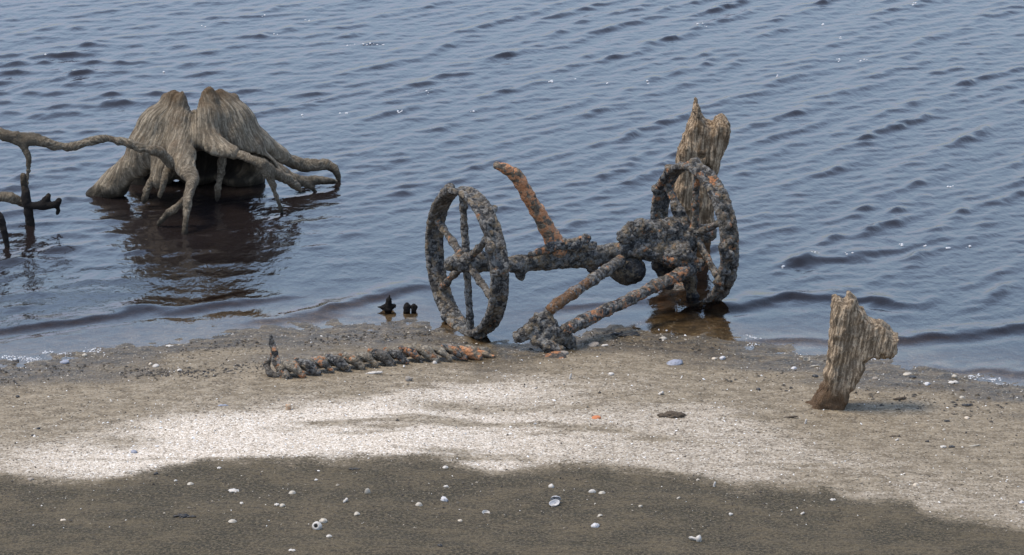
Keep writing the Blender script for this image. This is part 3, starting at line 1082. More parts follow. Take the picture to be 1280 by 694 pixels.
iron('axle', [AX([(592, 332, 0, 10), (620, 330, 0, 8), (645, 328, 0, 8), (680, 324, 0, 8.5), (720, 319, 0, 8.5), (765, 315, 0, 10), (810, 310, 0, 14), (850, 302, 0, 14), (885, 290, 0, 9)]),
              AX([(640, 334, .0, 7), (690, 330, 0, 7), (760, 326, 0, 7)]),
              AX([(650, 332, 0, 8), (651, 345, 0, 6)]), AX([(738, 322, 0, 9), (740, 336, 0, 7)]),
              AX([(690, 310, -.03, 5), (715, 308, -.06, 5), (742, 307, -.06, 5)]), AX([(728, 300, -.04, 5), (732, 296, -.04, 5)])], M_CRUST, seed=4.0)
iron('lever', [AX([(621, 207, .0, 5), (632, 211, 0, 6.5), (643, 218, 0, 8), (650, 227, 0, 8.5), (660, 245, 0, 8.5), (672, 264, 0, 9), (682, 282, 0, 9.5), (692, 300, 0, 11), (697, 312, 0, 12)])],
     M_LEVER, amp=0.006, seed=5.0, k=0.02)
iron('bracket', [AX([(664, 318, -.05, 4), (684, 311, -.06, 5), (705, 305, -.05, 5.5), (726, 301, -.05, 5), (734, 298, -.04, 5)]), AX([(690, 302, -.02, 7), (712, 307, -.04, 5)])], M_CRUST2, seed=6.0)
iron('gear_housing', [AX([(780, 296, -.02, 9), (790, 288, -.02, 10), (802, 284, -.02, 10), (818, 293, 0, 17), (838, 288, .02, 16), (852, 282, .04, 10)]),
                      AX([(795, 310, -.03, 13), (822, 314, -.06, 14), (850, 316, -.08, 15)]),
                      AX([(843, 258, .10, 6), (850, 268, .08, 7), (856, 280, .05, 8)]),
                      AX([(858, 300, 0, 16), (876, 290, 0, 6), (885, 287, 0, 7)])], M_CRUST, amp=0.015, lump=0.034, seed=7.0, k=0.02)
iron('gear_cover', [AX([(838, 322, -.14, 12), (850, 319, -.16, 14), (858, 328, -.16, 13)])], M_CRUST2, amp=0.02, lump=0.04, seed=8.0)
iron('drum', [AX([(776, 336, -.02, 16), (790, 338, -.02, 16), (782, 345, -.02, 12)])], M_DARK, seed=9.0)
iron('support_leg', [AX([(826, 330, .02, 12), (832, 342, .02, 9), (836, 356, .02, 7)])], M_DARK, seed=10.0)
iron('support_leg', [AX([(852, 335, .0, 12), (862, 350, -.02, 8), (866, 372, -.02, 7), (867, 390, -.02, 7)])], M_DARK, seed=11.0)

# the two drawbars run from the axle forward to the hitch on the sand
HP = on_ground(682, 437)
dyh = HP[1] - HUB1[1]


def between(pa, dya, pb, dyb, f):
    return dya + (dyb - dya) * f


def bar(L, ya, yb):
    n = len(L) - 1
    xs = np.array([q[0] for q in L], float); f = (xs - xs[0]) / (xs[-1] - xs[0])
    pts = [at_y(q[0], q[1], ya + (yb - ya) * t) for q, t in zip(L, f)]
    return pts, [q[2] * mpp(p) for q, p in zip(L, pts)]


yA = on_axle(772, 328)[1] - 0.08
yB = on_axle(868, 332)[1] - 0.16
iron('drawbar', [bar([(775, 326, 7.5), (758, 338, 7), (742, 349, 7), (732, 356, 7)], yA, yA * 0.45 + HP[1] * 0.55)], M_CRUST2, seed=12.0, amp=0.006)
ym = yA * 0.45 + HP[1] * 0.55
iron('drawbar_link', [bar([(735, 353, 6), (716, 367, 7), (698, 379, 7), (688, 387, 7)], ym, HP[1] + 0.02)], M_BARE, seed=13.0, amp=0.005)
iron('drawbar', [bar([(873, 331, 9), (850, 343, 8), (820, 357, 7.5), (790, 373, 7.5), (760, 387, 7.5), (730, 401, 8.5), (708, 412, 9)], yB, HP[1] + 0.0)], M_RUSTBAR, seed=14.0, amp=0.008)
def HX(L):
    return pix_pts(L, HP[1])
iron('hitch', [HX([(687, 388, .02, 6), (683, 400, .02, 9), (688, 413, 0, 12), (690, 427, 0, 13)]),
               HX([(673, 397, .02, 6), (668, 408, .0, 9), (658, 416, -.01, 8), (648, 421, .0, 7)]),
               HX([(700, 418, 0, 10), (711, 426, .02, 8), (716, 436, .02, 5)]),
               HX([(670, 424, -.04, 7), (684, 433, -.08, 8), (700, 437, -.1, 6)])], M_CRUST, amp=0.016, lump=0.032, seed=15.0, k=0.02)

# ------------------------------------------------------------------ cutter bar lying on the sand
CB = on_ground(470, 458)
cbar = thing('cutter_bar', 'long crusted mower cutter bar with a row of stubby guard fingers lying on sand', 'cutter bar', CB)
pa, pb = on_ground(352, 470), on_ground(608, 443)


def cb_pt(f, off=(0, 0, 0)):
    p = pa + (pb - pa) * f
    p = np.array(p); p[2] = float(ground_z(p[0], p[1])[0])
    return p + np.array(off)


u = (pb - pa) / np.linalg.norm(pb - pa)
front = np.array([u[1], -u[0], 0])
front /= np.linalg.norm(front)


def cb_iron(name, chains, mat, **kw):
    al, ar = [], []
    for p, r in chains:
        al += list(p); ar += list(r)
    lo, hi = bounds(al, ar)
    S = Solid(lo, hi, 0.0075)
    for p, r in chains:
        S.chain(p, r, 0.018)
    P, F = crust_skin(S, kw.get('amp', 0.007), kw.get('lump', 0.03), kw.get('seed', 0), 1, 0.5)
    return link_mesh(name, P, F, mat, cbar, CB)


M_TAN = mat_crust('tan_crusted_iron', 0.36, base=(0.17, 0.142, 0.105), light=(0.34, 0.295, 0.225), seed=7.7, crev=0.6)
fs = np.linspace(0, 1, 12)
cb_iron('bar', [([cb_pt(f, (0, 0.0, 0.050 * (1 - max(0, f - 0.80) * 3.2) + 0.003 * math.sin(9 * f))) for f in fs], [0.034 - 0.008 * f for f in fs])], M_TAN, seed=20.0)
nf = 14
for i in range(nf):
    f = 0.045 + 0.93 * i / (nf - 1)
    low = max(0, f - 0.80) * 3.4
    z = 1 - low
    q0 = cb_pt(f - 0.042, front * 0.0 + np.array([0, 0, 0.076 * z]))
    q1 = cb_pt(f - 0.004, front * 0.055 + np.array([0, 0, 0.058 * z]))
    q2 = cb_pt(f + 0.026, front * 0.09 + np.array([0, 0, 0.020 * z]))
    s_ = 0.9 + 0.25 * math.sin(i * 2.3)
    cb_iron('finger', [([q0, q1, q2], [0.022 * s_, 0.028 * s_, 0.023 * s_])], [M_TAN, M_RUSTBAR, M_TAN, M_CRUST2, M_RUSTBAR][(i * 3) % 5] if i < nf - 2 else M_LEVER, seed=21 + i, amp=0.0045)
yq = pa[1]
cb_iron('shoe', [pix_pts([(338, 420, .05, 2.6), (340, 430, .05, 3.4), (343, 440, .03, 3.8), (348, 455, .0, 4), (355, 470, -.03, 4)], yq),
                 pix_pts([(340, 444, .05, 3.4), (333, 456, .05, 3.6), (337, 466, .0, 4), (346, 471, -.02, 4)], yq), pix_pts([(343, 452, .02, 4), (352, 462, 0, 5), (360, 471, -.05, 5)], yq)], M_RUSTBAR, seed=40, amp=0.003)
# ------------------------------------------------------------------ shells, stones and sticks lying about
def shell_mat(name, col, second, rough=0.45):
    n = N(name)
    p = n.coord()
    f = n.noise(p, 70, 4, 0.6)
    g = n.noise(n.scale(p, (1, 1, 4)), 40, 3, 0.6)
    c = n.mix(n.ramp(f, 0.50, 0.66), col, second)
    c = n.mix(n.ramp(g, 0.58, 0.70, 0, 0.6), c, tuple(x * 0.45 for x in second))
    n.principled(c, rough, n.bump(f, 0.5, 0.003), 0.4)
    return n.m


MS = {
    'white': shell_mat('white_shell', (0.47, 0.43, 0.375), (0.30, 0.265, 0.215)),
    'cream': shell_mat('cream_shell', (0.38, 0.335, 0.265), (0.25, 0.21, 0.16)),
    'beige': shell_mat('beige_shell', (0.48, 0.40, 0.30), (0.30, 0.25, 0.19)),
    'streak': shell_mat('streaked_shell', (0.48, 0.46, 0.44), (0.12, 0.13, 0.16)),
    'bluegrey': shell_mat('blue_grey_stone', (0.23, 0.24, 0.28), (0.13, 0.135, 0.15), 0.6),
    'grey': shell_mat('grey_brown_stone', (0.24, 0.205, 0.165), (0.12, 0.10, 0.08), 0.7),
    'black': shell_mat('black_debris', (0.016, 0.015, 0.014), (0.030, 0.027, 0.023), 0.5),
    'brown': shell_mat('brown_wood', (0.075, 0.055, 0.035), (0.035, 0.027, 0.02), 0.8),
    'orange': shell_mat('orange_rust_flake', (0.42, 0.15, 0.06), (0.26, 0.10, 0.045), 0.85),
    'plate': mat_crust('rusty_plate', 0.62, base=(0.035, 0.03, 0.026), light=(0.09, 0.08, 0.07), seed=9.0),
    'tan': shell_mat('tan_stub', (0.36, 0.27, 0.18), (0.40, 0.17, 0.07), 0.8),
}


def rot(v, rx=0.0, ry=0.0, rz=0.0):
    for ax, a in ((0, rx), (1, ry), (2, rz)):
        c, s_ = math.cos(a), math.sin(a)
        i, j = [(1, 2), (2, 0), (0, 1)][ax]
        w = v.copy(); w[:, i] = c * v[:, i] - s_ * v[:, j]; w[:, j] = s_ * v[:, i] + c * v[:, j]
        v = w
    return v


def lathe(profile, n=20, egg=0.0, ribs=0.0, seed=0, arc=1.0):
    """turn a profile (r, z), with an off-centre beak and radial ribs"""
    pr = np.array(profile); m = len(pr)
    full = arc >= 0.999
    a = np.linspace(0, 2 * math.pi * arc, n, endpoint=not full)
    V = []
    for ang in a:
        k = 1 + egg * math.cos(ang) + ribs * math.cos(ang * 9)
        V.append(np.stack([pr[:, 0] * k * math.cos(ang) + egg * 0.6 * (pr[:, 1] > 0) * pr[:, 1], pr[:, 0] * k * math.sin(ang), pr[:, 1]], 1))
    V = np.concatenate(V)
    F = []
    for i in range(n if full else n - 1):
        for j in range(m - 1):
            p, q = i * m + j, ((i + 1) % n) * m + j
            F.append((p, q, q + 1, p + 1))
    V = V + 0.03 * np.stack([perlin(V * 2 + seed), perlin(V * 2 + seed + 5), perlin(V * 2 + seed + 9)], 1)
    return V, F


DOME = [(0.0, .52), (.30, .50), (.55, .42), (.78, .28), (.93, .12), (1.0, 0), (.94, .0), (.86, .12), (.72, .23), (.5, .36), (.25, .43), (0, .45)]


def ball(n=14, m=9, sx=1, sy=1, sz=1, seed=0, amp=0.25):
    pr = [(math.sin(t), math.cos(t)) for t in np.linspace(0, math.pi, m)]
    V, F = lathe(pr, n, seed=seed)
    V = V * (1 + amp * fbm(V * 1.4 + seed * 3.3, 3)[:, None])
    return V * np.array([sx, sy, sz]), F


def stick_mesh(L, r, seed=0, bend=0.1):
    t = np.linspace(-.5, .5, 9)
    V, F = [], []
    for i, q in enumerate(t):
        for k in range(7):
            a = k / 7 * 6.283
            rr = r * (1.1 - 0.7 * abs(q) ** 2 * 2) * (1 + .3 * math.sin(k * 2.1 + i * 1.7 + seed)) * (0.15 if i in (0, 8) else 1)
            V.append((q * L, math.cos(a) * rr + bend * L * (q * q - .1) * math.sin(seed + 1), math.sin(a) * rr + bend * L * 0.5 * (0.25 - q * q)))
    for i in range(8):
        for k in range(7):
            F.append((i * 7 + k, i * 7 + (k + 1) % 7, (i + 1) * 7 + (k + 1) % 7, (i + 1) * 7 + k))
    return np.array(V), F


def make_small(kind, s, hh, seed):
    """mesh of a small find: s = half width in metres, hh = rough height in metres"""
    r = np.random.default_rng(seed)
    tw = r.random() * 6.283
    if kind == 'dome':
        V, F = lathe(DOME, 22, 0.13, 0.018, seed); V = V * np.array([s, s * .82, hh * 1.9]); V = rot(V, 0.25 * r.normal(), 0.12, tw * 0.15)
    elif kind == 'cup':
        V, F = lathe(DOME, 22, 0.13, 0.018, seed); V = V * np.array([s, s * .8, -hh * 1.7]); V[:, 2] += hh * .75; V = rot(V, 0.45, 0.15 * r.normal(), 0.3 * r.normal())
    elif kind == 'hole':
        th = np.linspace(0.48, math.pi, 10)
        pr = [(math.sin(t), math.cos(t)) for t in th[::-1]] + [(.80 * math.sin(t), .80 * math.cos(t)) for t in th]
        V, F = lathe(pr, 22, 0.05, 0, seed); V = V * s; V = rot(V, 1.0, -0.45, 0); V[:, 2] += s * .75
    elif kind == 'arch':
        V, F = lathe([(0.0, 1.0), (.35, .93), (.7, .7), (.93, .36), (1, 0), (.86, 0), (.8, .3), (.6, .58), (.3, .78), (0, .84)], 18, 0.1, 0.015, seed, 0.62)
        V = V * np.array([s, s * .6, hh * 1.1]); V = rot(V, -0.2, 0, math.pi * 0.95)
    elif kind == 'strip':
        V, F = stick_mesh(2 * s, hh * .5, seed, 0.12); V = V * np.array([1, 2.2, .8]); V = rot(V, 0, 0, 0.25 * r.normal()); V[:, 2] += hh * .3
    elif kind == 'rod':
        V, F = stick_mesh(2 * s, hh * .5, seed, 0.03); V = rot(V, 0, -0.12, 0.12 * r.normal()); V[:, 2] += hh * .45
    elif kind == 'slant':
        V, F = stick_mesh(2 * s, hh * .22, seed, 0.03); V = rot(V, 0, -0.75, 0.3); V[:, 2] += hh * .4
    elif kind == 'upright':
        V, F = stick_mesh(2 * hh, s * .7, seed, 0.04); V = rot(V, 0, -1.35, 0.2); V[:, 2] += hh * .8
    elif kind == 'stone':
        V, F = ball(14, 9, s, s * .8, hh * .62, seed, .3); V = rot(V, 0, 0, tw); V = V * np.array([1, 1, 1]); V[:, 2] += hh * .35
        w = np.abs(V[:, 0]).max(); V[:, 0] *= s / w
    elif kind == 'slab':
        V, F = ball(14, 9, s, s * .75, hh * .45, seed, .25); V = rot(V, 0.25, -0.14, 0.1); V[:, 2] += hh * .4
    elif kind == 'snail':
        V, F = lathe([(0, 1.25), (.12, 1.1), (.22, .95), (.2, .88), (.42, .66), (.40, .58), (.72, .30), (.95, -.1), (.98, -.45), (.78, -.78), (.35, -.9), (.25, -.6), (.12, -.35), (0, -.3)], 18, 0.12, 0, seed)
        V = V * s * .8; V = rot(V, 0.5, 1.25, 0.2 + tw * .1); V[:, 2] += s * .62
    elif kind == 'spoon':
        V, F = ball(14, 9, s * .42, s * .42, hh * .75, seed, .18); V = V + np.array([s * .5, 0, hh * .5])
        V2, F2 = stick_mesh(1.35 * s, hh * .24, 2, .22); V2 = rot(V2, 0, 0.22, -.22) + np.array([-.3 * s, 0.01, hh * .52])
        F = F + [tuple(i + len(V) for i in f) for f in F2]; V = np.concatenate([V, V2])
    elif kind == 'chunk':
        V, F = ball(26, 15, s, s * .45, hh * .8, seed, .55); V[:, 2] += hh * .3
        V = V + np.stack([0 * V[:, 0], 0 * V[:, 0], 0.35 * hh * fbm(V * 60, 3)], 1)
    elif kind == 'splinters':
        V, F = np.zeros((0, 3)), []
        for j in range(4):
            v, f = stick_mesh(1.5 * s, hh * .16, seed + j, .05); v = v * np.array([1, 1.6, 1]); v = rot(v, 0, -.5 + .45 * j, j * .9); v[:, 2] += hh * .28
            F = F + [tuple(i + len(V) for i in q) for q in f]; V = np.concatenate([V, v])
    elif kind == 'stub':
        V, F = lathe([(0, 1), (.6, 1.0), (.85, .93), (.9, .7), (.8, .4), (.9, 0.1), (1.02, -.1), (.8, -.3), (0, -.3)], 16, 0.06, 0, seed); V = V * np.array([s, s, hh]); V = rot(V, 0, .08, 0)
    elif kind == 'weed':
        V, F = np.zeros((0, 3)), []
        for j in range(7):
            v, f = stick_mesh(1.2 * s, hh * .30, seed + j, .25); v = rot(v, 0, 0.06 * r.normal(), 0.45 * r.normal()); v = v + np.array([0.45 * s * r.normal(), s * .18 * r.normal(), hh * .22])
            F = F + [tuple(i + len(V) for i in q) for q in f]; V = np.concatenate([V, v])
    return np.asarray(V, float), F


MUDG, SANDG, WETG = 'shells lying on the dark mud', 'shells lying on the pale sand', 'shells along the wet shore'
STG = 'pebbles on the beach'
SMALL = [
    # kind, px, py, width px, height px, colour, name, category, group, label
    ('hole', 396, 662, 14, 13, 'white', 'shell', 'shell', MUDG, 'round white shell with a dark opening, touching a duller shell behind it'),
    ('stone', 404, 653, 13, 9, 'cream', 'shell', 'shell', MUDG, 'dull cream round shell leaning behind the white shell with the dark opening'),
    ('dome', 411, 671.5, 9, 4, 'white', 'shell', 'shell', MUDG, 'small flat white shell lying just in front of the shell with the dark opening'),
    ('strip', 365, 689, 10, 3, 'white', 'shell', 'shell', MUDG, 'thin white sliver of shell nearest the front edge of the dark mud'),
    ('dome', 365, 617, 12, 6, 'cream', 'shell', 'shell', MUDG, 'pale oval clam shell just behind a touching pair of small shells'),
    ('stone', 353, 633.5, 9, 6, 'cream', 'shell', 'shell', MUDG, 'rounder cream shell of the touching pair in front of the pale oval clam'),
    ('strip', 346, 632, 7, 3.5, 'white', 'shell', 'shell', MUDG, 'bright white chip of the touching pair in front of the pale oval clam'),
    ('strip', 292, 614.5, 16, 5, 'white', 'shell', 'shell', MUDG, 'bright white wavy strip of shell lying alone on the dark mud'),
    ('dome', 290, 652.5, 14, 5, 'cream', 'shell', 'shell', MUDG, 'long cream shell with a brown pointed end, in front of the wavy white strip'),
    ('strip', 302, 630, 5, 3, 'white', 'shell', 'shell', MUDG, 'tiny white chip between the wavy white strip and the long cream shell'),
    ('dome', 237.7, 606, 11, 4.5, 'cream', 'shell', 'shell', MUDG, 'flat beige shell beside a tiny bright bead near the edge of the sand'),
    ('stone', 219.6, 602, 5, 3.5, 'white', 'shell', 'shell', MUDG, 'tiny bright white bead of shell beside the flat beige shell'),
    ('strip', 274, 586, 6, 3, 'white', 'shell', 'shell', MUDG, 'small white chip where pale sand gives way to mud, behind the wavy strip'),
    ('arch', 460, 617, 9, 9, 'cream', 'shell', 'shell', MUDG, 'upright pale half shell with a dark notch at its base'),
    ('slant', 432, 628, 9, 9, 'white', 'shell_fragment', 'shell', MUDG, 'short white stick shaped fragment sticking up at a slant from the mud'),
    ('dome', 446, 644, 10, 7, 'cream', 'shell', 'shell', MUDG, 'round cream clam just in front of the slanting white stick fragment'),
    ('dome', 523, 632, 11, 7, 'cream', 'shell', 'shell', MUDG, 'smooth cream oval clam next to the big spotted shell'),
    ('stone', 555, 626, 13, 9, 'streak', 'shell', 'shell', MUDG, 'big round cream shell with dark spots, in front of a thin curved sliver'),
    ('dome', 556.5, 585, 10, 4.5, 'white', 'shell', 'shell', MUDG, 'grey white shell on the mud right under the edge of the pale sand'),
    ('arch', 558, 609, 8, 3, 'white', 'shell', 'shell', MUDG, 'thin curved white sliver just behind the big spotted shell'),
    ('cup', 606.6, 642, 11, 4.5, 'white', 'shell', 'shell', MUDG, 'flat white shell with a dark rim lying alone, in front of bare mud'),
    ('stone', 575, 652, 7, 4, 'beige', 'shell', 'shell', MUDG, 'small three cornered beige chip in front of the big spotted shell'),
    ('stone', 689, 609.5, 9, 8, 'white', 'shell', 'shell', MUDG, 'plain round white shell just behind the gaping open clam'),
    ('arch', 741, 616, 11, 5, 'white', 'shell', 'shell', MUDG, 'thin white arched rim of shell joined end to end with a beige shell'),
    ('dome', 752, 617, 12, 5, 'cream', 'shell', 'shell', MUDG, 'beige curved shell touching a thin white arched rim'),
    ('dome', 750, 646, 9, 5, 'cream', 'shell', 'shell', MUDG, 'smooth beige shell just behind the blue grey streaked clam'),
    ('stone', 744, 659, 12, 8, 'streak', 'shell', 'shell', MUDG, 'blue grey streaked clam just in front of a smooth beige shell'),
    ('stone', 800.6, 634, 6, 4.5, 'cream', 'shell', 'shell', MUDG, 'small round beige chip between the streaked clam and a forked fragment'),
    ('splinters', 848, 624, 8, 7, 'cream', 'shell_fragment', 'shell', MUDG, 'forked cream shell fragment standing on the mud'),
    ('snail', 913.5, 644.5, 7, 5.5, 'white', 'snail_shell', 'shell', MUDG, 'small white snail shell with a pointed tail on the mud'),
    ('spoon', 869, 677, 19, 8, 'white', 'shell', 'shell', MUDG, 'bright white shell with a long curved tail like a spoon'),
    ('splinters', 1003, 643, 9, 7, 'white', 'shell_fragment', 'shell', MUDG, 'spiky white shell splinters in the mud, far from other shells'),
    ('upright', 893, 608.5, 4, 6, 'white', 'shell_fragment', 'shell', MUDG, 'white pointed chip standing at the edge of pale sand, behind the small snail shell'),
    ('strip', 1041, 625.5, 8, 3, 'white', 'shell', 'shell', MUDG, 'thin white chip on mud beside the sand spur'),
    ('dome', 1277, 629, 9, 5, 'streak', 'shell', 'shell', SANDG, 'grey white shell cut by the right edge of the picture'),
    ('dome', 1144.5, 607, 10, 5, 'beige', 'shell', 'shell', SANDG, 'beige flat shell alone on bare sand next to the dark mud border'),
    ('dome', 1043, 580, 9, 4, 'cream', 'shell', 'shell', SANDG, 'cream shell with grey underside on sand in front of the broken stump'),
    ('dome', 543, 454.5, 8, 6, 'white', 'shell', 'shell', SANDG, 'small white shell resting against the fingers of the crusted cutter bar'),
    ('rod', 467.5, 467.5, 25, 4, 'white', 'bone_stick', 'stick', None, 'long white bone like stick just in front of the cutter bar'),
    ('snail', 511, 476, 13, 8, 'grey', 'snail_shell', 'shell', SANDG, 'grey brown snail shell in front of the cutter bar'),
    ('splinters', 669, 486, 7, 6, 'white', 'shell_fragment', 'shell', SANDG, 'jagged white chip on pale sand, in front of the rusty plate'),
    ('upright', 713, 474, 4, 7, 'white', 'shell_fragment', 'shell', SANDG, 'thin white chip standing upright on the grit between plate and stone slab'),
    ('stone', 764, 469, 9, 6, 'white', 'shell', 'shell', SANDG, 'round white shell half buried among whitish grit'),
    ('splinters', 826, 493, 13, 9, 'white', 'shell_fragment', 'shell', SANDG, 'bright white broken shell just behind the dark chunk of rotten wood'),
    ('slab', 745.6, 523, 14, 5, 'orange', 'rust_flake', 'rust flake', None, 'orange rust flake lying alone on the pale sand'),
    ('chunk', 841, 521, 36, 9, 'brown', 'wood_chunk', 'driftwood', None, 'dark ragged chunk of rotten wood on the pale sand'),
    ('slab', 842.6, 455, 22, 9, 'bluegrey', 'stone_slab', 'stone', STG, 'flat blue grey stone slab tilted on the sand'),
    ('slab', 692, 447, 34, 6, 'plate', 'iron_plate', 'scrap iron', None, 'flat orange edged rusty iron plate lying under the hitch'),
    ('stone', 704, 443, 15, 8, 'grey', 'stone', 'stone', STG, 'grey round stone sitting on the end of the rusty plate'),
    ('weed', 783, 419, 36, 6, 'black', 'driftwood_stick', 'driftwood', None, 'black waterlogged stick at the water line in front of the wheel'),
    ('stone', 829, 424, 11, 6, 'cream', 'stone', 'stone', STG, 'cream pebble beside the black waterlogged stick'),
    ('slab', 742, 432, 16, 6, 'grey', 'shell', 'shell', WETG, 'flat grey brown shell between the hitch and the black stick'),
    ('rod', 756, 433, 10, 3.5, 'white', 'shell', 'shell', WETG, 'white sliver leaning on the flat grey brown shell'),
    ('stub', 360, 512, 9, 9, 'tan', 'wood_stub', 'stub', None, 'short tan upright stub with an orange foot in the pale sand'),
    ('strip', 279, 507.5, 15, 2.6, 'bluegrey', 'shell', 'shell', SANDG, 'blue grey flat sliver on pale sand near the tan stub'),
    ('stone', 167.5, 566, 10, 6, 'bluegrey', 'stone', 'stone', STG, 'blue grey pebble on the pale sand close to the dark mud'),
    ('stone', 195, 593.5, 7, 5, 'black', 'stone', 'stone', STG, 'black pebble exactly on the border between pale sand and dark mud'),
    ('weed', 443, 587, 12, 3.5, 'black', 'weed_scrap', 'weed', None, 'thin black scrap of weed on the front edge of the pale sand'),
    ('weed', 233, 646, 24, 5, 'black', 'weed_clump', 'weed', None, 'flat black clump of weed on the dark mud'),
    ('stone', 550, 683.5, 7, 4.5, 'black', 'stone', 'stone', STG, 'black pebble on dark mud close to the front edge'),
    ('strip', 79, 651.5, 8, 3, 'beige', 'shell', 'shell', MUDG, 'small beige chip alone on mud, far from the other shells'),
    ('stone', 38.5, 600, 10, 5, 'grey', 'stone', 'stone', STG, 'grey stone on the mud just in front of the sand border'),
    ('stone', 48, 536.5, 6, 4, 'black', 'stone', 'stone', STG, 'black pebble on tan sand, farther of a close pair'),
    ('stone', 41, 545, 5.5, 3.5, 'black', 'stone', 'stone', STG, 'black pebble on tan sand, nearer of a close pair'),
    ('slab', 80.6, 454, 13, 8, 'bluegrey', 'stone', 'stone', STG, 'blue grey stone beside the foam at the water edge'),
    ('stone', 106, 445, 8, 6, 'cream', 'stone', 'stone', STG, 'cream pebble touching the bigger patch of foam'),
    ('stone', 195, 458.5, 10, 6, 'white', 'shell', 'shell', WETG, 'bigger white shell by the dark weed line, with a dull shell behind it'),
    ('stone', 188, 456, 6, 5, 'beige', 'shell', 'shell', WETG, 'dull beige shell touching a bigger white shell by the weed line'),
    ('dome', 224, 463.5, 8, 4.5, 'white', 'shell', 'shell', WETG, 'white shell alone at the end of the dark weed line'),
    ('strip', 212, 433, 11, 3, 'white', 'shell', 'shell', WETG, 'flat white sliver at the very edge of the water'),
    ('stone', 22, 496.5, 6, 4.5, 'black', 'stone', 'stone', STG, 'black pebble on damp sand in front of the foam'),
    ('slab', 20, 452, 9, 5, 'black', 'stone', 'stone', STG, 'dark stone in the middle of the foam at the shore'),
    ('stone', 903, 449, 9, 7, 'streak', 'stone', 'stone', STG, 'white and grey stone at the edge of the dark wet sand'),
    ('stone', 893, 449, 8, 4, 'beige', 'stone', 'stone', STG, 'small beige stone next to the white and grey one'),
    ('cup', 1007.6, 451, 10, 9, 'cream', 'shell', 'shell', WETG, 'large leaning cream shell behind the broken stump'),
    ('dome', 992, 461, 10, 5, 'streak', 'shell', 'shell', WETG, 'white shell with a dark side in front of the large leaning shell'),
    ('rod', 1018, 458, 14, 2, 'cream', 'stick', 'stick', None, 'thin pale stick next to the broken stump'),
    ('stone', 1019, 471, 9, 5, 'black', 'stone', 'stone', STG, 'black stone right beside the broken stump'),
    ('stone', 948, 487.5, 7, 4.5, 'black', 'stone', 'stone', STG, 'black pebble alone on tan sand between slab and stump'),
    ('stone', 1094, 474, 9, 5, 'grey', 'stone', 'stone', STG, 'grey brown stone under the overhanging block of the stump'),
    ('slab', 1134, 468.5, 12, 4.5, 'cream', 'shell', 'shell', WETG, 'flat cream shell with a black shadow piece beneath it near the water'),
    ('stone', 1141, 472, 10, 4, 'black', 'stone', 'stone', STG, 'black piece standing in for the shadow under the flat cream shell'),  # black lump added as the shadow of the cream shell
    ('stone', 1159, 481, 9, 6, 'streak', 'stone', 'stone', STG, 'speckled grey and white pebble between the cream shell and the white pair'),
    ('stone', 1193, 471.5, 8, 6, 'cream', 'stone', 'stone', STG, 'white pebble at the water line behind a long white shell'),
    ('strip', 1191.5, 479, 15, 4, 'white', 'shell', 'shell', WETG, 'long flat white shell in front of the white pebble at the water line'),
    ('dome', 1202, 497.5, 9, 4.5, 'cream', 'shell', 'shell', WETG, 'cream shell beside a blue black weed patch'),
    ('weed', 1209, 507, 16, 5, 'black', 'weed_clump', 'weed', None, 'blue black weed patch beside a cream shell'),
    ('stone', 1208.5, 523.5, 8, 5, 'beige', 'stone', 'stone', STG, 'beige round pebble alone on tan sand'),
    ('weed', 1182, 527, 9, 4.5, 'black', 'weed_scrap', 'weed', None, 'small dark scrap of weed near the beige round pebble'),
    ('splinters', 1121, 551, 8, 7, 'white', 'shell_fragment', 'shell', SANDG, 'crushed white shell splinters under a thin dark stick'),
    ('weed', 1119, 546, 11, 3, 'brown', 'weed_scrap', 'weed', None, 'thin dark scrap just behind the crushed white splinters'),
    ('stone', 1159, 552.5, 6, 4.5, 'black', 'stone', 'stone', STG, 'dark pebble on sand between the splinters and a white sliver'),
    ('strip', 1179, 559, 9, 3, 'white', 'shell', 'shell', SANDG, 'white sliver lying end to end with a dark one'),
    ('strip', 1190, 559, 9, 3, 'black', 'weed_scrap', 'weed', None, 'dark sliver lying end to end with a white one'),
    ('rod', 1218, 558, 19, 2.4, 'cream', 'stick', 'stick', None, 'straight pale stick lying flat on the sand'),
    ('rod', 1125, 499.5, 19, 4, 'brown', 'stick', 'stick', None, 'dark brown stick on damp sand past the broken stump'),
    ('upright', 1007, 530, 3.5, 6, 'white', 'shell_fragment', 'shell', SANDG, 'tiny white chip standing in front of the foot of the broken stump'),
    ('rod', 988, 522.5, 22, 3, 'brown', 'stick', 'stick', None, 'flat brown stick on the sand near the foot of the broken stump'),
]
for i, (kind, px, py, w, h, col, nm, cat, grp, lab) in enumerate(SMALL):
    b = on_ground(px, py)
    m = mpp(b)
    V, F = make_small(kind, 0.46 * w * m, h * m * (0.72 if kind in ('dome', 'stone', 'slab', 'cup', 'upright', 'chunk') else 0.9), 100 + i)
    V[:, 2] -= 0.16 * h * m
    V = V + b
    o = link_mesh(nm, V, F, MS[col], None, b)
    tag(o, lab, cat, grp)

# the gaping clam: two valves
b = on_ground(693, 632); m = mpp(b)
clam = thing('open_clam', 'open clam with two gaping grey and white valves on the dark mud', 'shell', b, MUDG)
V, F = make_small('cup', 7 * m, 6 * m, 5); link_mesh('valve', V + b, F, MS['streak'], clam, b)
V, F = lathe(DOME, 22, .13, .018, 8); V = V * np.array([7 * m, 5.5 * m, 7 * m]); V = rot(V, -0.9, .1, .1) + np.array([0.004, 0.035, 0.022])
link_mesh('valve', V + b, F, MS['streak'], clam, b)

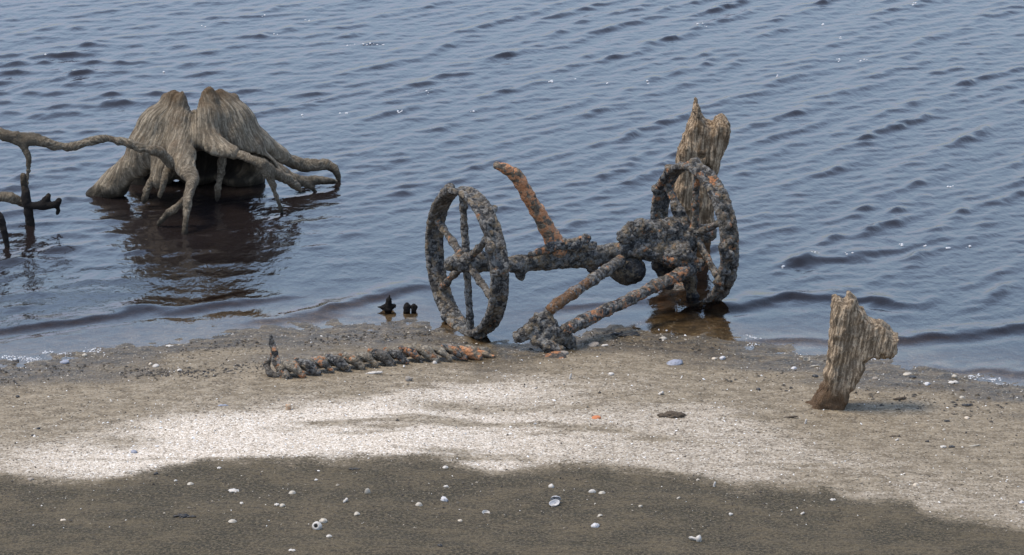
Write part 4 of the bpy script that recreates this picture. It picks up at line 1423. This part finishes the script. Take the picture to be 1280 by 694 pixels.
# small dark stubs in the shallows beside the wheel
b = at_z(486, 388)
st = thing('wooden_peg', 'small dark spiky root stub poking out of the shallow water', 'stub', b)
wood_part('spike', [pix_pts([(487, 369, 0, 1.2), (486, 376, 0, 2.2), (485, 384, 0, 3.6), (485, 396, 0, 4.5)], b[1]),
                    pix_pts([(473, 384, 0, 2), (480, 385, 0, 3), (486, 386, 0, 3)], b[1]), pix_pts([(486, 385, 0, 3), (493, 383, 0, 2)], b[1])], 0.005, M_BRANCH, st, b, groove=.004, rough=.010)
for (x, lab, top) in ((508.5, 'broader of two dark pegs side by side in the shallows', 379), (517, 'thinner of two dark pegs side by side in the shallows', 380)):
    b = at_z(x, 389)
    st = thing('wooden_peg', lab, 'peg', b, 'dark pegs in the shallows')
    wood_part('post', [pix_pts([(x - 1, top + 1, 0, 2.2), (x, top + 4, 0, 4.2 if x < 512 else 3), (x, 386, 0, 3.6 if x < 512 else 3), (x, 397, 0, 4)], b[1]), pix_pts([(x + 3, top + 3, 0, 1.6), (x + 1, top + 6, 0, 2.5)], b[1])], 0.005, M_BRANCH, st, b, groove=.004, rough=.009)

# ------------------------------------------------------------------ uncountable bits: grit, weed wrack, foam
def scatter_mesh(name, P, size, squash, material, kind_label, col=None, flat=0.0, seed=0):
    r = np.random.default_rng(seed)
    n = len(P)
    base = np.array([(1, 0, 0), (0, 1, 0), (-1, 0, 0), (0, -1, 0), (0, 0, 1), (0, 0, -1)], float)
    tri = np.array([(0, 1, 4), (1, 2, 4), (2, 3, 4), (3, 0, 4), (1, 0, 5), (2, 1, 5), (3, 2, 5), (0, 3, 5)])
    V = base[None] * (0.6 + 0.8 * r.random((n, 6, 1)))
    V = V * np.stack([np.ones(n), 0.45 + 0.5 * r.random(n), squash * (0.6 + 0.8 * r.random(n))], 1)[:, None]
    a = r.random(n) * 6.283; c, s_ = np.cos(a)[:, None], np.sin(a)[:, None]
    V = np.stack([V[..., 0] * c - V[..., 1] * s_, V[..., 0] * s_ + V[..., 1] * c, V[..., 2]], -1)
    tl = r.normal(size=(n, 1)) * 0.35
    V[..., 2] += V[..., 0] * tl
    V = V * size[:, None, None] + P[:, None]
    F = (tri[None] + 6 * np.arange(n)[:, None, None]).reshape(-1, 3)
    col = r.random(n) if col is None else col
    o = link_mesh(name, V.reshape(-1, 3), F, material, smooth=False, attrs={'tone': ('FLOAT', np.repeat(col, 6))})
    return tag(o, kind_label, kind='stuff')


def tone_mat(name, stops, rough=0.7):
    n = N(name)
    r = n.new('ShaderNodeValToRGB')
    n.put(r.inputs[0], n.attr('tone'))
    e = r.color_ramp.elements
    while len(e) < len(stops): e.new(0.5)
    for el, (p, c) in zip(e, stops):
        el.position = p; el.color = (*c, 1)
    n.principled(r.outputs[0], rough, None, 0.3)
    return n.m


r = np.random.default_rng(77)
n0 = 60000
X = r.uniform(-3.3, 3.3, n0); Y = r.uniform(-5.2, 0.9, n0)
pl, md, wt = masks(X, Y)
dsh = shore_y(X) - Y
prob = 0.30 + 0.55 * pl + 0.25 * wt - 0.08 * (md > .5)
ok = (r.random(n0) < prob) & (dsh > 0.02)
X, Y, pl, md, wt = X[ok], Y[ok], pl[ok], md[ok], wt[ok]
Z = ground_z(X, Y)
sz = 0.0024 + 0.0042 * r.random(len(X)) ** 2 + 0.007 * r.random(len(X)) * (r.random(len(X)) < 0.06)
tone = np.clip(0.28 + 0.5 * pl - 0.22 * (md > .5) + 0.34 * r.normal(size=len(X)), 0, 1)
M_GRIT = tone_mat('shell_grit', [(0.0, (0.05, 0.042, 0.034)), (0.25, (0.17, 0.14, 0.10)), (0.55, (0.38, 0.33, 0.26)), (0.80, (0.62, 0.57, 0.50)), (1.0, (0.82, 0.80, 0.76))])
scatter_mesh('shell_grit', np.stack([X, Y, Z + sz * .25], 1), sz, 0.55, M_GRIT, 'crushed shell grit strewn over the beach', tone, seed=2)

# dark weed wrack along the tide lines
segs = [([(150, 466), (190, 467), (230, 466), (280, 463), (330, 459)], 520, 7), ([(0, 462), (60, 461), (140, 458)], 160, 6), ([(380, 430), (460, 420), (540, 418)], 260, 7),
        ([(0, 478), (30, 474)], 60, 4), ([(640, 425), (720, 424), (830, 428), (900, 440)], 240, 10), ([(900, 470), (1000, 478)], 80, 10), ([(1070, 500), (1150, 500), (1260, 515)], 200, 16), ([(220, 440), (330, 428)], 160, 8)]
PP = []
for L, cnt, sp in segs:
    L = np.array(L, float)
    cnt = int(cnt * 0.55); t = r.random(cnt)
    xs = L[0, 0] + (L[-1, 0] - L[0, 0]) * t
    ys = np.interp(xs, L[:, 0], L[:, 1]) + sp * r.normal(size=cnt) * 0.6
    PP += list(on_ground_many(xs, ys))
PP = np.array(PP)
sz = 0.005 + 0.012 * r.random(len(PP)) ** 2
M_WRACK = tone_mat('weed_wrack', [(0.0, (0.014, 0.012, 0.010)), (0.6, (0.040, 0.032, 0.022)), (1.0, (0.10, 0.078, 0.05))], 0.6)
scatter_mesh('weed_wrack', PP + np.array([0, 0, .002]), sz, 0.35, M_WRACK, 'dark scraps of washed up weed along the tide line', seed=3)

# foam bubbles: small half spheres afloat
def foam(name, P, R, label):
    th = np.linspace(0, math.pi / 2, 4); V, F, off = [], [], 0
    ring = 8
    loc = [(math.sin(t) * math.cos(a), math.sin(t) * math.sin(a), math.cos(t) * 0.8) for t in th for a in np.arange(ring) / ring * 6.283]
    lf = [(i * ring + k, i * ring + (k + 1) % ring, (i + 1) * ring + (k + 1) % ring, (i + 1) * ring + k) for i in range(3) for k in range(ring)]
    loc = np.array(loc)
    V = (loc[None] * R[:, None, None] + P[:, None]).reshape(-1, 3)
    F = (np.array(lf)[None] + len(loc) * np.arange(len(P))[:, None, None]).reshape(-1, 4)
    o = link_mesh(name, V, F, M_FOAM)
    return tag(o, label, kind='stuff')


nf_ = N('white_foam')
nf_.principled((0.45, 0.45, 0.45), 0.4, None, 0.4)
M_FOAM = nf_.m
PP, RR = [], []
for (cx, cy, wx_, wy_, cnt) in ((28, 449, 26, 3.0, 240), (10, 446, 14, 2, 60), (80, 443, 14, 2.5, 50), (117, 439, 11, 3.2, 110), (60, 441, 8, 2, 30), (945, 424, 8, 2, 30), (940, 431, 10, 2.5, 30), (1218, 472, 12, 3, 110), (1242, 474, 12, 2.2, 70), (1252, 480, 6, 1.5, 25), (1092, 449, 8, 2, 40), (938, 420, 6, 1.2, 20), (800, 405, 10, 3, 14), (825, 413, 10, 2, 10)):
    for _ in range(int(cnt * 0.45)):
        p = at_z(cx + wx_ * r.normal() * .5, cy + wy_ * r.normal() * .5)
        p[2] = max(float(ground_z(p[0], p[1])[0]), water_z(p[0], p[1]))
        PP.append(p); RR.append(0.002 + 0.005 * r.random() ** 2)
for (cx, cy, wx_, cnt) in ((462, 55, 10, 7), (440, 56, 4, 3), (478, 56, 6, 4), (500, 140, 6, 8), (432, 142, 4, 6), (688, 102, 4, 6), (808, 104, 4, 4), (345, 42, 4, 2), (255, 33, 3, 2), (720, 98, 3, 2),
                           (1049, 74, 5, 5), (1081, 75, 3, 3), (870, 32, 4, 3), (880, 33, 3, 3), (1030, 30, 3, 3), (1140, 6, 5, 5), (384, 24, 3, 3), (330, 20, 3, 2), (535, 117, 3, 3), (590, 140, 2, 2), (760, 104, 2, 2), (380, 144, 2, 2),
                           (1020, 318, 5, 5), (1060, 320, 5, 3), (1125, 306, 4, 4), (1155, 308, 4, 4), (1185, 310, 4, 3), (980, 335, 4, 3), (1210, 307, 3, 2), (1188, 232, 4, 3), (700, 332, 5, 3), (300, 158, 2, 2), (205, 90, 2, 2), (57, 70, 2, 1), (1052, 48, 3, 3), (971, 95, 2, 2)):
    for _ in range(cnt):
        p = at_z(cx + wx_ * r.normal() * .6, cy + 0.8 * r.normal())
        p[2] = water_z(p[0], p[1]) - 0.002
        PP.append(p); RR.append(0.004 + 0.007 * r.random())
foam('foam', np.array(PP), np.array(RR), 'white foam bubbles at the shore and adrift on the lake')
